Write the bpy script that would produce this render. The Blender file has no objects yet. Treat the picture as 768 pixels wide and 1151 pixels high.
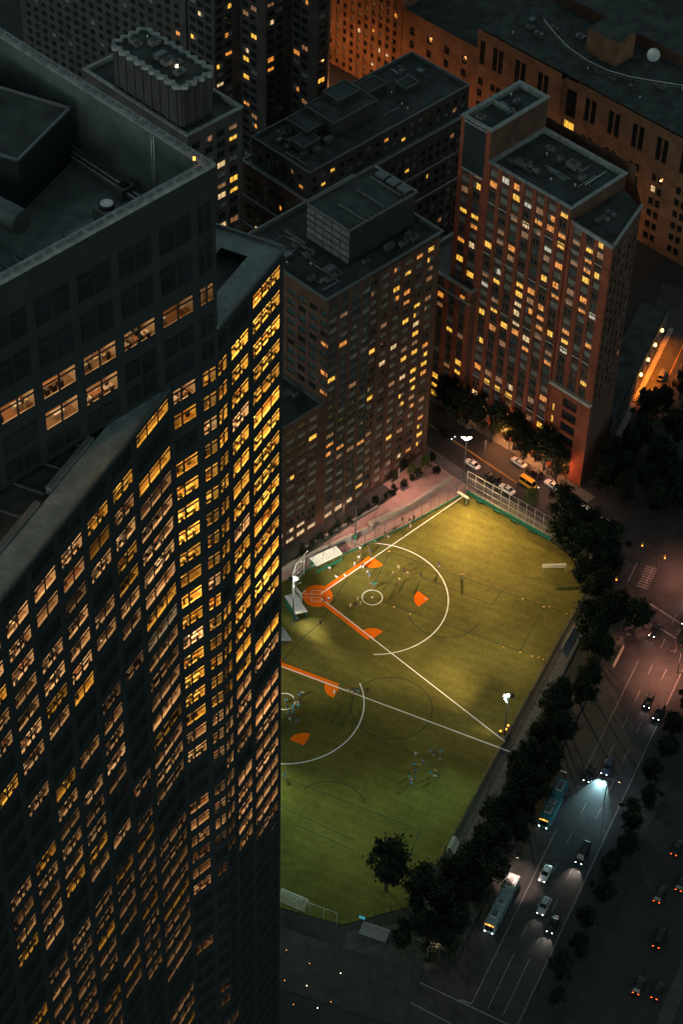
import bpy, math, random
from math import radians as RAD, cos, sin, pi, hypot, atan2, sqrt
from mathutils import Vector, Matrix
rnd = random.Random(7)
scene = bpy.context.scene
COL = scene.collection
ORD = ['first','second','third','fourth','fifth','sixth','seventh','eighth','ninth','tenth','eleventh','twelfth',
       'thirteenth','fourteenth','fifteenth','sixteenth','seventeenth','eighteenth','nineteenth','twentieth','twenty-first','twenty-second','twenty-third','twenty-fourth','twenty-fifth','twenty-sixth','twenty-seventh','twenty-eighth','twenty-ninth','thirtieth','thirty-first','thirty-second','thirty-third','thirty-fourth','thirty-fifth','thirty-sixth']

# ------------------------------------------------------------------ camera (height of an observation deck)
F_, DEP, ROLL, HGT = 2469.32, 0.777902857, -0.0318048805, 384.780535
fw = Vector((0, cos(DEP), -sin(DEP))); rt = Vector((1, 0, 0)); dn = -rt.cross(fw)
R0 = rt*cos(ROLL) + dn*sin(ROLL); D0 = -rt*sin(ROLL) + dn*cos(ROLL)
cam_d = bpy.data.cameras.new('camera'); cam = bpy.data.objects.new('camera', cam_d); COL.objects.link(cam)
M = Matrix.Identity(4)
for i in range(3):
    M[i][0] = R0[i]; M[i][1] = -D0[i]; M[i][2] = -fw[i]
M[2][3] = HGT
cam.matrix_world = M
cam_d.sensor_fit = 'HORIZONTAL'; cam_d.sensor_width = 36; cam_d.lens = 36*F_/768
cam_d.clip_start = 1; cam_d.clip_end = 8000
scene.camera = cam
CAMP = Vector((0, 0, HGT))

# ------------------------------------------------------------------ materials
MATS = {}
def lin(c):
    return tuple(((x/12.92) if x <= .04045 else ((x+.055)/1.055)**2.4) for x in c)
def mat(name, col, rough=.8, var=.25, scale=1.5, metal=0, spec=.3, col2=None, bump=0, kind='noise', detail=6):
    """Principled material with noise driven colour variation in object space (metres)."""
    if name in MATS: return MATS[name]
    m = bpy.data.materials.new(name); m.use_nodes = True; MATS[name] = m
    nt = m.node_tree; b = nt.nodes['Principled BSDF']
    b.inputs['Roughness'].default_value = rough; b.inputs['Metallic'].default_value = metal
    b.inputs['Specular IOR Level'].default_value = spec
    g = nt.nodes.new('ShaderNodeNewGeometry')
    n = nt.nodes.new('ShaderNodeTexNoise'); n.inputs['Scale'].default_value = scale; n.inputs['Detail'].default_value = detail
    n.inputs['Roughness'].default_value = .65
    nt.links.new(g.outputs['Position'], n.inputs['Vector'])
    mr = nt.nodes.new('ShaderNodeMapRange'); mr.inputs[1].default_value = .32; mr.inputs[2].default_value = .68
    nt.links.new(n.outputs[0], mr.inputs[0])
    mx = nt.nodes.new('ShaderNodeMix'); mx.data_type = 'RGBA'
    c2 = col2 or tuple(min(1, x*(1+var)) for x in col); c1 = tuple(x*(1-var) for x in col) if not col2 else col
    mx.inputs[6].default_value = (*c1, 1); mx.inputs[7].default_value = (*c2, 1)
    nt.links.new(mr.outputs[0], mx.inputs[0]); nt.links.new(mx.outputs[2], b.inputs['Base Color'])
    if bump:
        bp = nt.nodes.new('ShaderNodeBump'); bp.inputs['Strength'].default_value = bump; bp.inputs['Distance'].default_value = .05
        nt.links.new(n.outputs[0], bp.inputs['Height']); nt.links.new(bp.outputs[0], b.inputs['Normal'])
    return m
def emat(name, col, strength, var=0, scale=2.0):
    if name in MATS: return MATS[name]
    m = bpy.data.materials.new(name); m.use_nodes = True; MATS[name] = m
    nt = m.node_tree; b = nt.nodes['Principled BSDF']
    b.inputs['Base Color'].default_value = (.2, .2, .2, 1); b.inputs['Roughness'].default_value = .4
    b.inputs['Emission Color'].default_value = (*col, 1); b.inputs['Emission Strength'].default_value = strength
    if var:
        g = nt.nodes.new('ShaderNodeNewGeometry'); n = nt.nodes.new('ShaderNodeTexNoise')
        n.inputs['Scale'].default_value = scale; n.inputs['Detail'].default_value = 3
        mp = nt.nodes.new('ShaderNodeVectorMath'); mp.operation = 'MULTIPLY'; mp.inputs[1].default_value = (1.6, 1.6, .8)
        nt.links.new(g.outputs['Position'], mp.inputs[0]); nt.links.new(mp.outputs[0], n.inputs['Vector'])
        mr = nt.nodes.new('ShaderNodeMapRange'); mr.inputs[1].default_value = .36; mr.inputs[2].default_value = .58
        mr.inputs[3].default_value = strength*(1-var); mr.inputs[4].default_value = strength
        nt.links.new(n.outputs[0], mr.inputs[0]); nt.links.new(mr.outputs[0], b.inputs['Emission Strength'])
    return m
def glassmat(name):
    """Clear window glass: mostly transparent, reflects at grazing angles."""
    m = bpy.data.materials.new(name); m.use_nodes = True; MATS[name] = m
    nt = m.node_tree; nt.nodes.clear()
    o = nt.nodes.new('ShaderNodeOutputMaterial'); mx = nt.nodes.new('ShaderNodeMixShader')
    t = nt.nodes.new('ShaderNodeBsdfTransparent'); t.inputs[0].default_value = (.93, .95, .94, 1)
    g = nt.nodes.new('ShaderNodeBsdfGlossy'); g.inputs['Roughness'].default_value = .02
    f = nt.nodes.new('ShaderNodeFresnel'); f.inputs[0].default_value = 1.45
    nt.links.new(f.outputs[0], mx.inputs[0]); nt.links.new(t.outputs[0], mx.inputs[1]); nt.links.new(g.outputs[0], mx.inputs[2])
    nt.links.new(mx.outputs[0], o.inputs[0]); return m

def turf_mat():
    m = mat('turf', (.108, .100, .022), .9, scale=.9, col2=(.155, .138, .034), spec=.1)
    nt = m.node_tree; b = nt.nodes['Principled BSDF']
    # mown/combed infill: soft large patches on top of the fine grain
    g = nt.nodes.new('ShaderNodeNewGeometry'); n = nt.nodes.new('ShaderNodeTexNoise'); n.inputs['Scale'].default_value = .06; n.inputs['Detail'].default_value = 8; n.inputs['Roughness'].default_value = .7
    nt.links.new(g.outputs['Position'], n.inputs['Vector'])
    mr = nt.nodes.new('ShaderNodeMapRange'); mr.inputs[1].default_value = .3; mr.inputs[2].default_value = .7; mr.inputs[3].default_value = .62; mr.inputs[4].default_value = 1.3
    nt.links.new(n.outputs[0], mr.inputs[0])
    w = nt.nodes.new('ShaderNodeTexWave'); w.inputs['Scale'].default_value = .11; w.inputs['Distortion'].default_value = .6; w.inputs['Detail'].default_value = 2
    rot = nt.nodes.new('ShaderNodeVectorRotate'); rot.rotation_type = 'Z_AXIS'; rot.inputs['Angle'].default_value = RAD(-66)
    nt.links.new(g.outputs['Position'], rot.inputs['Vector']); nt.links.new(rot.outputs[0], w.inputs['Vector'])
    mr2 = nt.nodes.new('ShaderNodeMapRange'); mr2.inputs[3].default_value = .95; mr2.inputs[4].default_value = 1.05
    nt.links.new(w.outputs['Fac'], mr2.inputs[0])
    mu = nt.nodes.new('ShaderNodeMath'); mu.operation = 'MULTIPLY'; nt.links.new(mr.outputs[0], mu.inputs[0]); nt.links.new(mr2.outputs[0], mu.inputs[1])
    src = b.inputs['Base Color'].links[0].from_socket
    vm = nt.nodes.new('ShaderNodeVectorMath'); vm.operation = 'SCALE'
    nt.links.new(src, vm.inputs[0]); nt.links.new(mu.outputs[0], vm.inputs['Scale']); nt.links.new(vm.outputs[0], b.inputs['Base Color'])
    return m
def brick_mat(name, c1, c2, mortar):
    m = bpy.data.materials.new(name); m.use_nodes = True; MATS[name] = m
    nt = m.node_tree; b = nt.nodes['Principled BSDF']; b.inputs['Roughness'].default_value = .85; b.inputs['Specular IOR Level'].default_value = .2
    g = nt.nodes.new('ShaderNodeNewGeometry')
    sx = nt.nodes.new('ShaderNodeSeparateXYZ'); nt.links.new(g.outputs['Position'], sx.inputs[0])
    ad = nt.nodes.new('ShaderNodeMath'); ad.operation = 'SUBTRACT'; nt.links.new(sx.outputs[0], ad.inputs[0]); nt.links.new(sx.outputs[1], ad.inputs[1])
    cb = nt.nodes.new('ShaderNodeCombineXYZ'); nt.links.new(ad.outputs[0], cb.inputs[0]); nt.links.new(sx.outputs[2], cb.inputs[1])
    br = nt.nodes.new('ShaderNodeTexBrick'); br.inputs['Scale'].default_value = 2.2; br.inputs['Mortar Size'].default_value = .012
    br.inputs['Color1'].default_value = (*c1, 1); br.inputs['Color2'].default_value = (*c2, 1); br.inputs['Mortar'].default_value = (*mortar, 1)
    nt.links.new(cb.outputs[0], br.inputs['Vector'])
    n = nt.nodes.new('ShaderNodeTexNoise'); n.inputs['Scale'].default_value = .25; n.inputs['Detail'].default_value = 7; nt.links.new(g.outputs['Position'], n.inputs['Vector'])
    mr = nt.nodes.new('ShaderNodeMapRange'); mr.inputs[1].default_value = .3; mr.inputs[2].default_value = .7; mr.inputs[3].default_value = .7; mr.inputs[4].default_value = 1.25
    nt.links.new(n.outputs[0], mr.inputs[0])
    vm = nt.nodes.new('ShaderNodeVectorMath'); vm.operation = 'SCALE'; nt.links.new(br.outputs[0], vm.inputs[0]); nt.links.new(mr.outputs[0], vm.inputs['Scale'])
    nt.links.new(vm.outputs[0], b.inputs['Base Color']); return m
def paver_mat(name, c1, c2, sc, ang):
    m = bpy.data.materials.new(name); m.use_nodes = True; MATS[name] = m
    nt = m.node_tree; b = nt.nodes['Principled BSDF']; b.inputs['Roughness'].default_value = .8
    g = nt.nodes.new('ShaderNodeNewGeometry'); rot = nt.nodes.new('ShaderNodeVectorRotate'); rot.rotation_type = 'Z_AXIS'; rot.inputs['Angle'].default_value = RAD(ang)
    nt.links.new(g.outputs['Position'], rot.inputs['Vector'])
    br = nt.nodes.new('ShaderNodeTexBrick'); br.offset = 0; br.inputs['Scale'].default_value = sc; br.inputs['Brick Width'].default_value = .5; br.inputs['Row Height'].default_value = .5
    br.inputs['Mortar Size'].default_value = .02
    br.inputs['Color1'].default_value = (*c1, 1); br.inputs['Color2'].default_value = (*c2, 1); br.inputs['Mortar'].default_value = (*[x*.45 for x in c1], 1)
    nt.links.new(rot.outputs[0], br.inputs['Vector'])
    n = nt.nodes.new('ShaderNodeTexNoise'); n.inputs['Scale'].default_value = .5; n.inputs['Detail'].default_value = 7; nt.links.new(g.outputs['Position'], n.inputs['Vector'])
    mr = nt.nodes.new('ShaderNodeMapRange'); mr.inputs[1].default_value = .3; mr.inputs[2].default_value = .7; mr.inputs[3].default_value = .7; mr.inputs[4].default_value = 1.2
    nt.links.new(n.outputs[0], mr.inputs[0])
    vm = nt.nodes.new('ShaderNodeVectorMath'); vm.operation = 'SCALE'; nt.links.new(br.outputs[0], vm.inputs[0]); nt.links.new(mr.outputs[0], vm.inputs['Scale'])
    nt.links.new(vm.outputs[0], b.inputs['Base Color']); return m

asphalt = mat('asphalt', (.022, .022, .023), .75, scale=.22, col2=(.048, .048, .05), bump=.1, detail=10)
asphalt2 = mat('old_asphalt', (.035, .035, .035), .8, scale=.35, col2=(.07, .068, .066))
asphalt3 = mat('unlit_asphalt', (.022, .024, .025), .8, scale=.35, col2=(.034, .036, .037))  # darker asphalt copy: the unlit carriageway's lack of light put into the colour
ground_m = mat('city_ground', (.024, .027, .027), .95, scale=.2, col2=(.04, .042, .041))
conc = mat('concrete', (.22, .215, .205), .85, scale=.8, col2=(.32, .31, .3))
conc_d = mat('dark_concrete', (.08, .08, .078), .88, scale=.6, col2=(.14, .138, .13))
pave_pink_lit = mat('pink_lit_paving', (.30, .19, .17), .85, scale=.5, col2=(.40, .27, .25))  # pink tint of the light on the pavement put into its colour
paint_w = mat('white_line_paint', (.84, .84, .82), .7, var=.12, scale=3)
paint_road = mat('worn_road_paint', (.09, .09, .088), .7, scale=1.6, col2=(.30, .29, .28))
paint_y = mat('yellow_road_paint', (.5, .27, .05), .7, scale=2.5, col2=(.65, .36, .07))
line_d = mat('dark_green_line', (.022, .04, .026), .9, var=.2, scale=2)
clay = mat('orange_clay', (.95, .14, .002), .95, scale=1.0, col2=(.90, .20, .012), spec=.05, detail=9)
turf = turf_mat()
steel_d = mat('dark_facade_metal', (.017, .022, .024), .5, scale=.3, col2=(.026, .032, .034), spec=.4)
steel_m = mat('grey_metal', (.12, .125, .125), .5, metal=.3)
alu = mat('aluminium', (.55, .55, .54), .4, metal=.4)
white_p = mat('white_painted_metal', (.75, .74, .7), .5, var=.1)
green_pad = mat('green_padding', (.02, .16, .10), .6, var=.2)
black_p = mat('black_painted_metal', (.015, .016, .016), .5)
roof_d = mat('dark_roofing', (.018, .021, .021), .95, scale=.22, col2=(.066, .073, .071), detail=10)
roof_m = mat('grey_roofing', (.10, .105, .105), .95, scale=.4, col2=(.17, .175, .172), detail=9)
coping = mat('pale_coping', (.13, .14, .137), .75, scale=.8, col2=(.30, .31, .30), detail=9)
screen_w = mat('mechanical_screen', (.05, .062, .06), .7, scale=.22, col2=(.13, .15, .145), detail=9)
paver_t = paver_mat('terrace_pavers', (.17, .20, .195), (.21, .245, .235), 1.1, -66)
paver_r = paver_mat('roof_pavers', (.085, .10, .098), (.11, .125, .12), 1.0, -46.5)
brick_red = brick_mat('red_brick', (.21, .05, .026), (.27, .068, .036), (.17, .08, .055))
brick_dk = brick_mat('dark_brown_brick', (.085, .042, .03), (.105, .055, .038), (.09, .065, .05))
brick_or = brick_mat('tan_orange_brick', (.20, .10, .058), (.26, .13, .072), (.20, .13, .09))
brick_gy = brick_mat('grey_brick', (.045, .042, .038), (.058, .052, .047), (.05, .048, .045))
stone = mat('limestone_trim', (.30, .25, .21), .8, scale=1, col2=(.42, .36, .31))
glass_d = mat('dark_glass', (.014, .018, .02), .08, var=.3, scale=.2, spec=.6)
glass_b = mat('curtained_glass', (.10, .11, .10), .35, scale=.7, col2=(.26, .26, .235), spec=.5)
glass_g = mat('blue_green_glass', (.03, .06, .065), .15, scale=.4, col2=(.06, .10, .105), spec=.6)
frame_d = mat('dark_window_frame', (.02, .022, .022), .5)
frame_w = mat('pale_window_frame', (.22, .2, .18), .6)
clear = glassmat('clear_glass')
trunk_m = mat('bark', (.05, .04, .03), .9)
leaf_d = mat('dark_foliage', (.009, .014, .009), .9, scale=.6, col2=(.022, .030, .016), spec=.15)
leaf_lit = mat('lit_foliage', (.06, .08, .025), .8, scale=.6, col2=(.11, .125, .04), spec=.15)  # lit copy of the leaves: lamplight put into a lighter, yellower colour
skin = mat('skin', (.35, .2, .14), .6, var=.15)
hair_m = mat('dark_hair', (.02, .016, .012), .7)
carpet = mat('office_carpet', (.20, .12, .07), .9, scale=.8, col2=(.30, .19, .11))
officewall = mat('office_wall', (.62, .5, .34), .8, var=.12, scale=.5)
desk_w = mat('desk_top', (.62, .55, .45), .5, var=.15)
desk_d = mat('dark_furniture', (.03, .025, .022), .5)
desk_b = mat('brown_furniture', (.26, .12, .05), .6)
tyre_m = mat('rubber', (.012, .012, .012), .8)
LIT = {
 'yellow': emat('lit_room_yellow', (1, .50, .045), 1.15, .75, 1.6),
 'orange': emat('lit_room_orange', (1, .33, .035), .85, .8, 1.3),
 'dim':    emat('lit_room_dim', (1, .40, .12), .22, .7, 1.1),
 'cream':  emat('lit_room_cream', (1, .66, .32), .75, .7, 1.9),
 'white':  emat('lit_room_white', (.95, .85, .62), .55, .8, 2.2),
}
LAMPW = emat('floodlight_glow', (.85, .97, 1.0), 25)
LAMPA = emat('amber_lamp_glow', (1, .5, .12), 8)
HEADL = emat('headlight_glow', (.9, .97, 1), 9)
TAILL = emat('tail_light_glow', (1, .10, .01), 4.5)
AMBER = emat('amber_marker_glow', (1, .3, .03), 3)
WARMW = emat('warm_white_lamp_glow', (1, .75, .45), 8)

# ------------------------------------------------------------------ mesh builder
class MB:
    def __init__(self): self.v = []; self.f = []; self.m = []; self.sl = []; self.sm = []
    def mi(self, m):
        if m not in self.sl: self.sl.append(m)
        return self.sl.index(m)
    def face(self, pts, m, smooth=False):
        n = len(self.v); self.v.extend([tuple(p) for p in pts]); self.f.append(tuple(range(n, n+len(pts)))); self.m.append(self.mi(m)); self.sm.append(smooth)
    def add(self, vs, fs, m, smooth=False):
        n = len(self.v); k = self.mi(m); self.v.extend([tuple(p) for p in vs])
        for q in fs: self.f.append(tuple(i+n for i in q)); self.m.append(k); self.sm.append(smooth)
    def prism(self, poly, z0, z1, m, top=None, bottom=True):
        """poly counter-clockwise seen from above."""
        n = len(poly); vs = [(x, y, z0) for x, y in poly] + [(x, y, z1) for x, y in poly]
        self.add(vs, [(i, (i+1) % n, n+(i+1) % n, n+i) for i in range(n)], m)
        self.face([(x, y, z1) for x, y in poly], top or m)
        if bottom: self.face([(x, y, z0) for x, y in reversed(poly)], m)
    def box(self, c, s, m, rz=0, top=None):
        """c = centre of base, s = full sizes"""
        cx, cy, z = c; hx, hy = s[0]/2, s[1]/2; ca, sa = cos(rz), sin(rz)
        self.prism([(cx+a*ca-b*sa, cy+a*sa+b*ca) for a, b in ((-hx, -hy), (hx, -hy), (hx, hy), (-hx, hy))], z, z+s[2], m, top)
    def tube(self, pts, r, m, n=6, cap=True, smooth=True):
        pts = [Vector(p) for p in pts]; rs = r if isinstance(r, (list, tuple)) else [r]*len(pts); base = len(self.v); k = self.mi(m)
        for i, p in enumerate(pts):
            d = (pts[min(i+1, len(pts)-1)] - pts[max(i-1, 0)]).normalized()
            a = d.cross(Vector((0, 0, 1)) if abs(d.z) < .9 else Vector((1, 0, 0))).normalized(); b = d.cross(a)
            for j in range(n):
                t = 2*pi*j/n; self.v.append(tuple(p + (a*cos(t)+b*sin(t))*rs[i]))
        for i in range(len(pts)-1):
            for j in range(n):
                self.f.append((base+i*n+j, base+i*n+(j+1) % n, base+(i+1)*n+(j+1) % n, base+(i+1)*n+j)); self.m.append(k); self.sm.append(smooth)
        if cap:
            self.f.append(tuple(base+j for j in reversed(range(n)))); self.m.append(k); self.sm.append(False)
            self.f.append(tuple(base+(len(pts)-1)*n+j for j in range(n))); self.m.append(k); self.sm.append(False)
    def merge(self, other, mx):
        n = len(self.v); self.v.extend([tuple(mx @ Vector(p)) for p in other.v])
        for q, k, s in zip(other.f, other.m, other.sm):
            self.f.append(tuple(i+n for i in q)); self.m.append(self.mi(other.sl[k])); self.sm.append(s)
    def mesh(self, name):
        me = bpy.data.meshes.new(name); me.from_pydata(self.v, [], self.f)
        for m in self.sl: me.materials.append(m)
        me.polygons.foreach_set('material_index', self.m); me.polygons.foreach_set('use_smooth', self.sm); me.update(); return me
    def build(self, name, parent=None, origin=None):
        me = self.mesh(name)
        o = bpy.data.objects.new(name, me); COL.objects.link(o)
        if origin is not None:
            me.transform(Matrix.Translation(-Vector(origin))); o.location = origin
        if parent: o.parent = parent
        return o
def empty(name, loc, label, cat, group=None, rz=0, scale=1):
    o = bpy.data.objects.new(name, None); COL.objects.link(o); o.location = loc; o.rotation_euler = (0, 0, rz); o.scale = (scale,)*3
    o.empty_display_size = .5
    return tag(o, label, cat, group)
def tag(o, label=None, cat=None, group=None, kind=None):
    if label: o['label'] = label
    if cat: o['category'] = cat
    if group: o['group'] = group
    if kind: o['kind'] = kind
    return o
def structure(name, mb, parent=None):
    o = mb.build(name, parent)
    if not parent: o['kind'] = 'structure'
    return o
def link(name, me, parent=None, loc=(0, 0, 0), rz=0, mats=None):
    o = bpy.data.objects.new(name, me); COL.objects.link(o); o.location = loc; o.rotation_euler = (0, 0, rz)
    if parent: o.parent = parent
    return o
def copy_tree(root):
    kids = {}
    def cp(o, par):
        c = o.copy(); COL.objects.link(c); c.parent = par
        for ch in o.children: cp(ch, c)
        return c
    return cp(root, None)
def set_mat(o, slot, m):
    o.material_slots[slot].link = 'OBJECT'; o.material_slots[slot].material = m
def light(name, kind, loc, energy, col, radius=.2, aim=None, spot=60, blend=.5, parent=None):
    l = bpy.data.lights.new(name, kind); l.energy = energy; l.color = col
    if kind == 'SPOT': l.spot_size = RAD(spot); l.spot_blend = blend
    l.shadow_soft_size = radius
    o = bpy.data.objects.new(name, l); COL.objects.link(o)
    if aim is not None: o.rotation_euler = (Vector(aim)-Vector(loc)).to_track_quat('-Z', 'Y').to_euler()
    if parent:
        o.parent = parent; loc = Vector(loc) - parent.location
    o.location = loc
    return o
def U(h): return Vector((cos(RAD(h)), sin(RAD(h)), 0))
def N(h): return Vector((sin(RAD(h)), -cos(RAD(h)), 0))
def V2(p): return Vector((p[0], p[1], 0))
def pxof(P):
    v = Vector(P)-CAMP; z = v.dot(fw); return (384+F_*v.dot(R0)/z, 575.5+F_*v.dot(D0)/z, z)

# ------------------------------------------------------------------ facades
def pane_mesh(w, h, pane, frame, mull=1, transom=None, off=.5, var='', alt=None):
    thick = .2 if transom == .72 else .06
    """Local x along the wall, -y outward, z up; origin at the lower left of the opening, on the glass plane."""
    b = MB(); t = thick
    def pf(x0, x1, z0, z1, m): b.face([(x0, 0, z0), (x1, 0, z0), (x1, 0, z1), (x0, 0, z1)], m)
    if var in ('l', 'r'):          # one leaf lit, the other curtained
        x = w*.5 if mull == 1 else w*(2/3 if var == 'l' else 1/3); pf(0, x, 0, h, pane if var == 'l' else alt); pf(x, w, 0, h, alt if var == 'l' else pane)
    elif var == 't': pf(0, w, 0, h*.58, pane); pf(0, w, h*.58, h, alt)      # blind half down
    else: pf(0, w, 0, h, pane)
    def bar(x0, x1, z0, z1, d=.07):
        b.add([(x0, -d, z0), (x1, -d, z0), (x1, -d, z1), (x0, -d, z1), (x0, -.004, z0), (x1, -.004, z0), (x1, -.004, z1), (x0, -.004, z1)],
              [(0, 1, 2, 3), (0, 4, 5, 1), (1, 5, 6, 2), (2, 6, 7, 3), (3, 7, 4, 0)], frame)
    bar(0, w, 0, t); bar(0, w, h-t, h); bar(0, t, t, h-t); bar(w-t, w, t, h-t)
    for k in range(mull):
        x = w*off if mull == 1 else w*(k+1)/(mull+1)
        bar(x-t*.7, x+t*.7, t, h-t, .06)
    if transom: bar(t, w-t, h*transom-t*.7, h*transom+t*.7, .05)
    return b
VR = random.Random(99)
class Building:
    def __init__(self, name, loc, label, group=None, cat='building', wallname='wall'):
        self.root = empty(name, (loc[0], loc[1], 0), label, cat, group); self.loc = Vector((loc[0], loc[1], 0))
        self.wall = MB(); self.wins = []; self.wallname = wallname; self.protos = {}
    def facade(self, P0, h, width, z0, z1, bays, rows, wall, depth=.28, pier=0, pierm=None, choose=None, mull=1, transom=None, off=.5, frame=frame_d, sill=None, spand=None):
        P0 = V2(P0); u = U(h); n = N(h); b = self.wall
        P = lambda s, z, d=0: P0 + u*s + n*d + Vector((0, 0, z))
        edges = [0] + [x for s in bays for x in s] + [width]
        pm = pierm or wall
        for i in range(0, len(edges), 2):
            a, c = edges[i], edges[i+1]
            if c-a < .01: continue
            b.face([P(a, z0, pier), P(c, z0, pier), P(c, z1, pier), P(a, z1, pier)], pm)
            if pier:
                b.face([P(a, z0, 0), P(a, z0, pier), P(a, z1, pier), P(a, z1, 0)], pm); b.face([P(c, z0, pier), P(c, z0, 0), P(c, z1, 0), P(c, z1, pier)], pm)
                b.face([P(a, z1, pier), P(c, z1, pier), P(c, z1, 0), P(a, z1, 0)], pm)
        sm = spand or wall
        for bi, (a, c) in enumerate(bays):
            z = z0
            for ri, (r0, r1) in enumerate(rows):
                kind = choose(bi, ri, P((a+c)/2, (r0+r1)/2)) if choose else 'dark'
                if kind in LIT and c-a < 4: kind += VR.choice(('', '', '', '/l', '/r', '/t', '/t'))
                if kind is None:      # solid
                    continue
                b.face([P(a, z), P(c, z), P(c, r0), P(a, r0)], sm)
                for q in ([P(a, r0, -depth), P(a, r0), P(a, r1), P(a, r1, -depth)][::-1], [P(c, r0, -depth), P(c, r0), P(c, r1), P(c, r1, -depth)],
                          [P(a, r0), P(c, r0), P(c, r0, -depth), P(a, r0, -depth)], [P(a, r1, -depth), P(c, r1, -depth), P(c, r1), P(a, r1)]):
                    b.face(q, sm)
                if sill:
                    b.add([P(a-.1, r0-.18, .003+pier*0), P(c+.1, r0-.18, .003), P(c+.1, r0, .003), P(a-.1, r0, .003), P(a-.1, r0-.18, .14), P(c+.1, r0-.18, .14), P(c+.1, r0, .14), P(a-.1, r0, .14)],
                          [(4, 5, 6, 7), (0, 4, 7, 3), (1, 2, 6, 5), (3, 7, 6, 2), (0, 1, 5, 4)], sill)
                self.wins.append((P(a, r0, -depth), RAD(h), c-a, r1-r0, kind, mull, transom, off, frame))
                z = r1
            b.face([P(a, z), P(c, z), P(c, z1), P(a, z1)], sm)
    def finish(self, nparts=100, order=None):
        w = self.wall.build(self.wallname, self.root, self.loc); w.location = (0, 0, 0)
        def proto(wd, ht, kind, mull, tr, off, fr):
            key = (round(wd, 2), round(ht, 2), kind, mull, tr, off, fr.name)
            if key not in self.protos:
                k0, _, var = kind.partition('/')
                pm = LIT[k0] if k0 in LIT else {'dark': glass_d, 'blind': glass_b, 'green': glass_g, 'clear': clear}[k0]
                b = pane_mesh(wd, ht, pm, fr, mull, tr, off, var, glass_b); self.protos[key] = [b, None]
            return self.protos[key]
        def score(x):
            p = pxof(x[0]); vis = -60 < p[0] < 800 and -30 < p[1] < 1180
            return (vis, order(x) if order else (x[4].split('/')[0] in LIT), x[2]*x[3]/p[2]**2)
        ws = sorted(self.wins, key=score, reverse=True)
        rest = MB()
        for i, (P, rz, wd, ht, kind, mull, tr, off, fr) in enumerate(ws):
            pr = proto(wd, ht, kind, mull, tr, off, fr)
            if i < nparts:
                if pr[1] is None: pr[1] = pr[0].mesh('window')
                link('window', pr[1], self.root, P-self.loc, rz)
            else:
                rest.merge(pr[0], Matrix.Translation(P-self.loc) @ Matrix.Rotation(rz, 4, 'Z'))
        if rest.f:
            o = rest.build('window', self.root); o['kind'] = 'stuff'
        return self.root
    def part(self, name, mb, kind=None):
        o = mb.build(name, self.root, self.loc); o.location = (0, 0, 0)
        if kind: o['kind'] = kind
        return o
def rect(P0, h, w, d, inset=0):
    """Footprint: front edge from P0 along heading h, depth d behind it; counter-clockwise."""
    P0 = V2(P0); u = U(h); n = N(h)
    a = P0+u*inset-n*inset; b = P0+u*(w-inset)-n*inset; c = P0+u*(w-inset)-n*(d-inset); e = P0+u*inset-n*(d-inset)
    return [(p.x, p.y) for p in (a, b, c, e)]
def roof_with_parapet(B, P0, h, w, d, z, ph=1.0, th=.45, roofm=roof_d, cop=coping, over=.12, wallm=None):
    b = MB(); b.face([(x, y, z-ph) for x, y in rect(P0, h, w, d, .02)], roofm); B.part('roof', b)
    p = MB(); P0 = V2(P0); u = U(h); n = N(h)
    o = rect(P0, h, w, d, -over); i = rect(P0, h, w, d, th)
    for k in range(4):
        a, c, c2, a2 = o[k], o[(k+1) % 4], i[(k+1) % 4], i[k]
        zz = z+.16
        p.face([(*a, zz), (*c, zz), (*c2, zz), (*a2, zz)], cop)
        p.face([(*a, z-.12), (*c, z-.12), (*c, zz), (*a, zz)], cop)
        p.face([(*c2, z-ph), (*a2, z-ph), (*a2, zz), (*c2, zz)], wallm or cop)
        p.face([(*c, z-.12), (*a, z-.12), (*rect(P0, h, w, d, 0)[k], z-.12), (*rect(P0, h, w, d, 0)[(k+1) % 4], z-.12)], cop)
    B.part('parapet', p)
def plain_walls(B, P0, h, w, d, z0, z1, m, faces=(0, 1, 2, 3)):
    r = rect(P0, h, w, d)
    for k in faces:
        a, c = r[k], r[(k+1) % 4]; B.wall.face([(*a, z0), (*c, z0), (*c, z1), (*a, z1)], m)
def roof_units(B, P0, h, w, d, z, n, rg, names=('air_handler',), margin=2.0):
    u = U(h); nn = N(h); P0 = V2(P0)
    for i in range(n):
        s = rg.uniform(margin, w-margin); t = rg.uniform(margin, d-margin); c = P0+u*s-nn*t
        b = MB(); k = rg.random()
        sx, sy, sz = rg.uniform(.9, 3), rg.uniform(.9, 2.2), rg.uniform(.6, 1.6)
        if k < .3:
            b.tube([(c.x, c.y, z), (c.x, c.y, z+.7)], .16, alu, 7); b.tube([(c.x, c.y, z+.7), (c.x, c.y, z+.95)], [.32, .2], alu, 8); B.part('roof_vent', b)
        else:
            b.box((c.x, c.y, z+.15), (sx, sy, sz), steel_m if k < .7 else conc_d, RAD(h))
            b.box((c.x, c.y, z), (sx*.8, sy*.8, .15), frame_d, RAD(h))
            if k > .5: b.tube([(c.x, c.y, z+.15+sz), (c.x, c.y, z+.4+sz)], min(sx, sy)*.33, frame_d, 10)
            B.part('air_handler', b)
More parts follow.
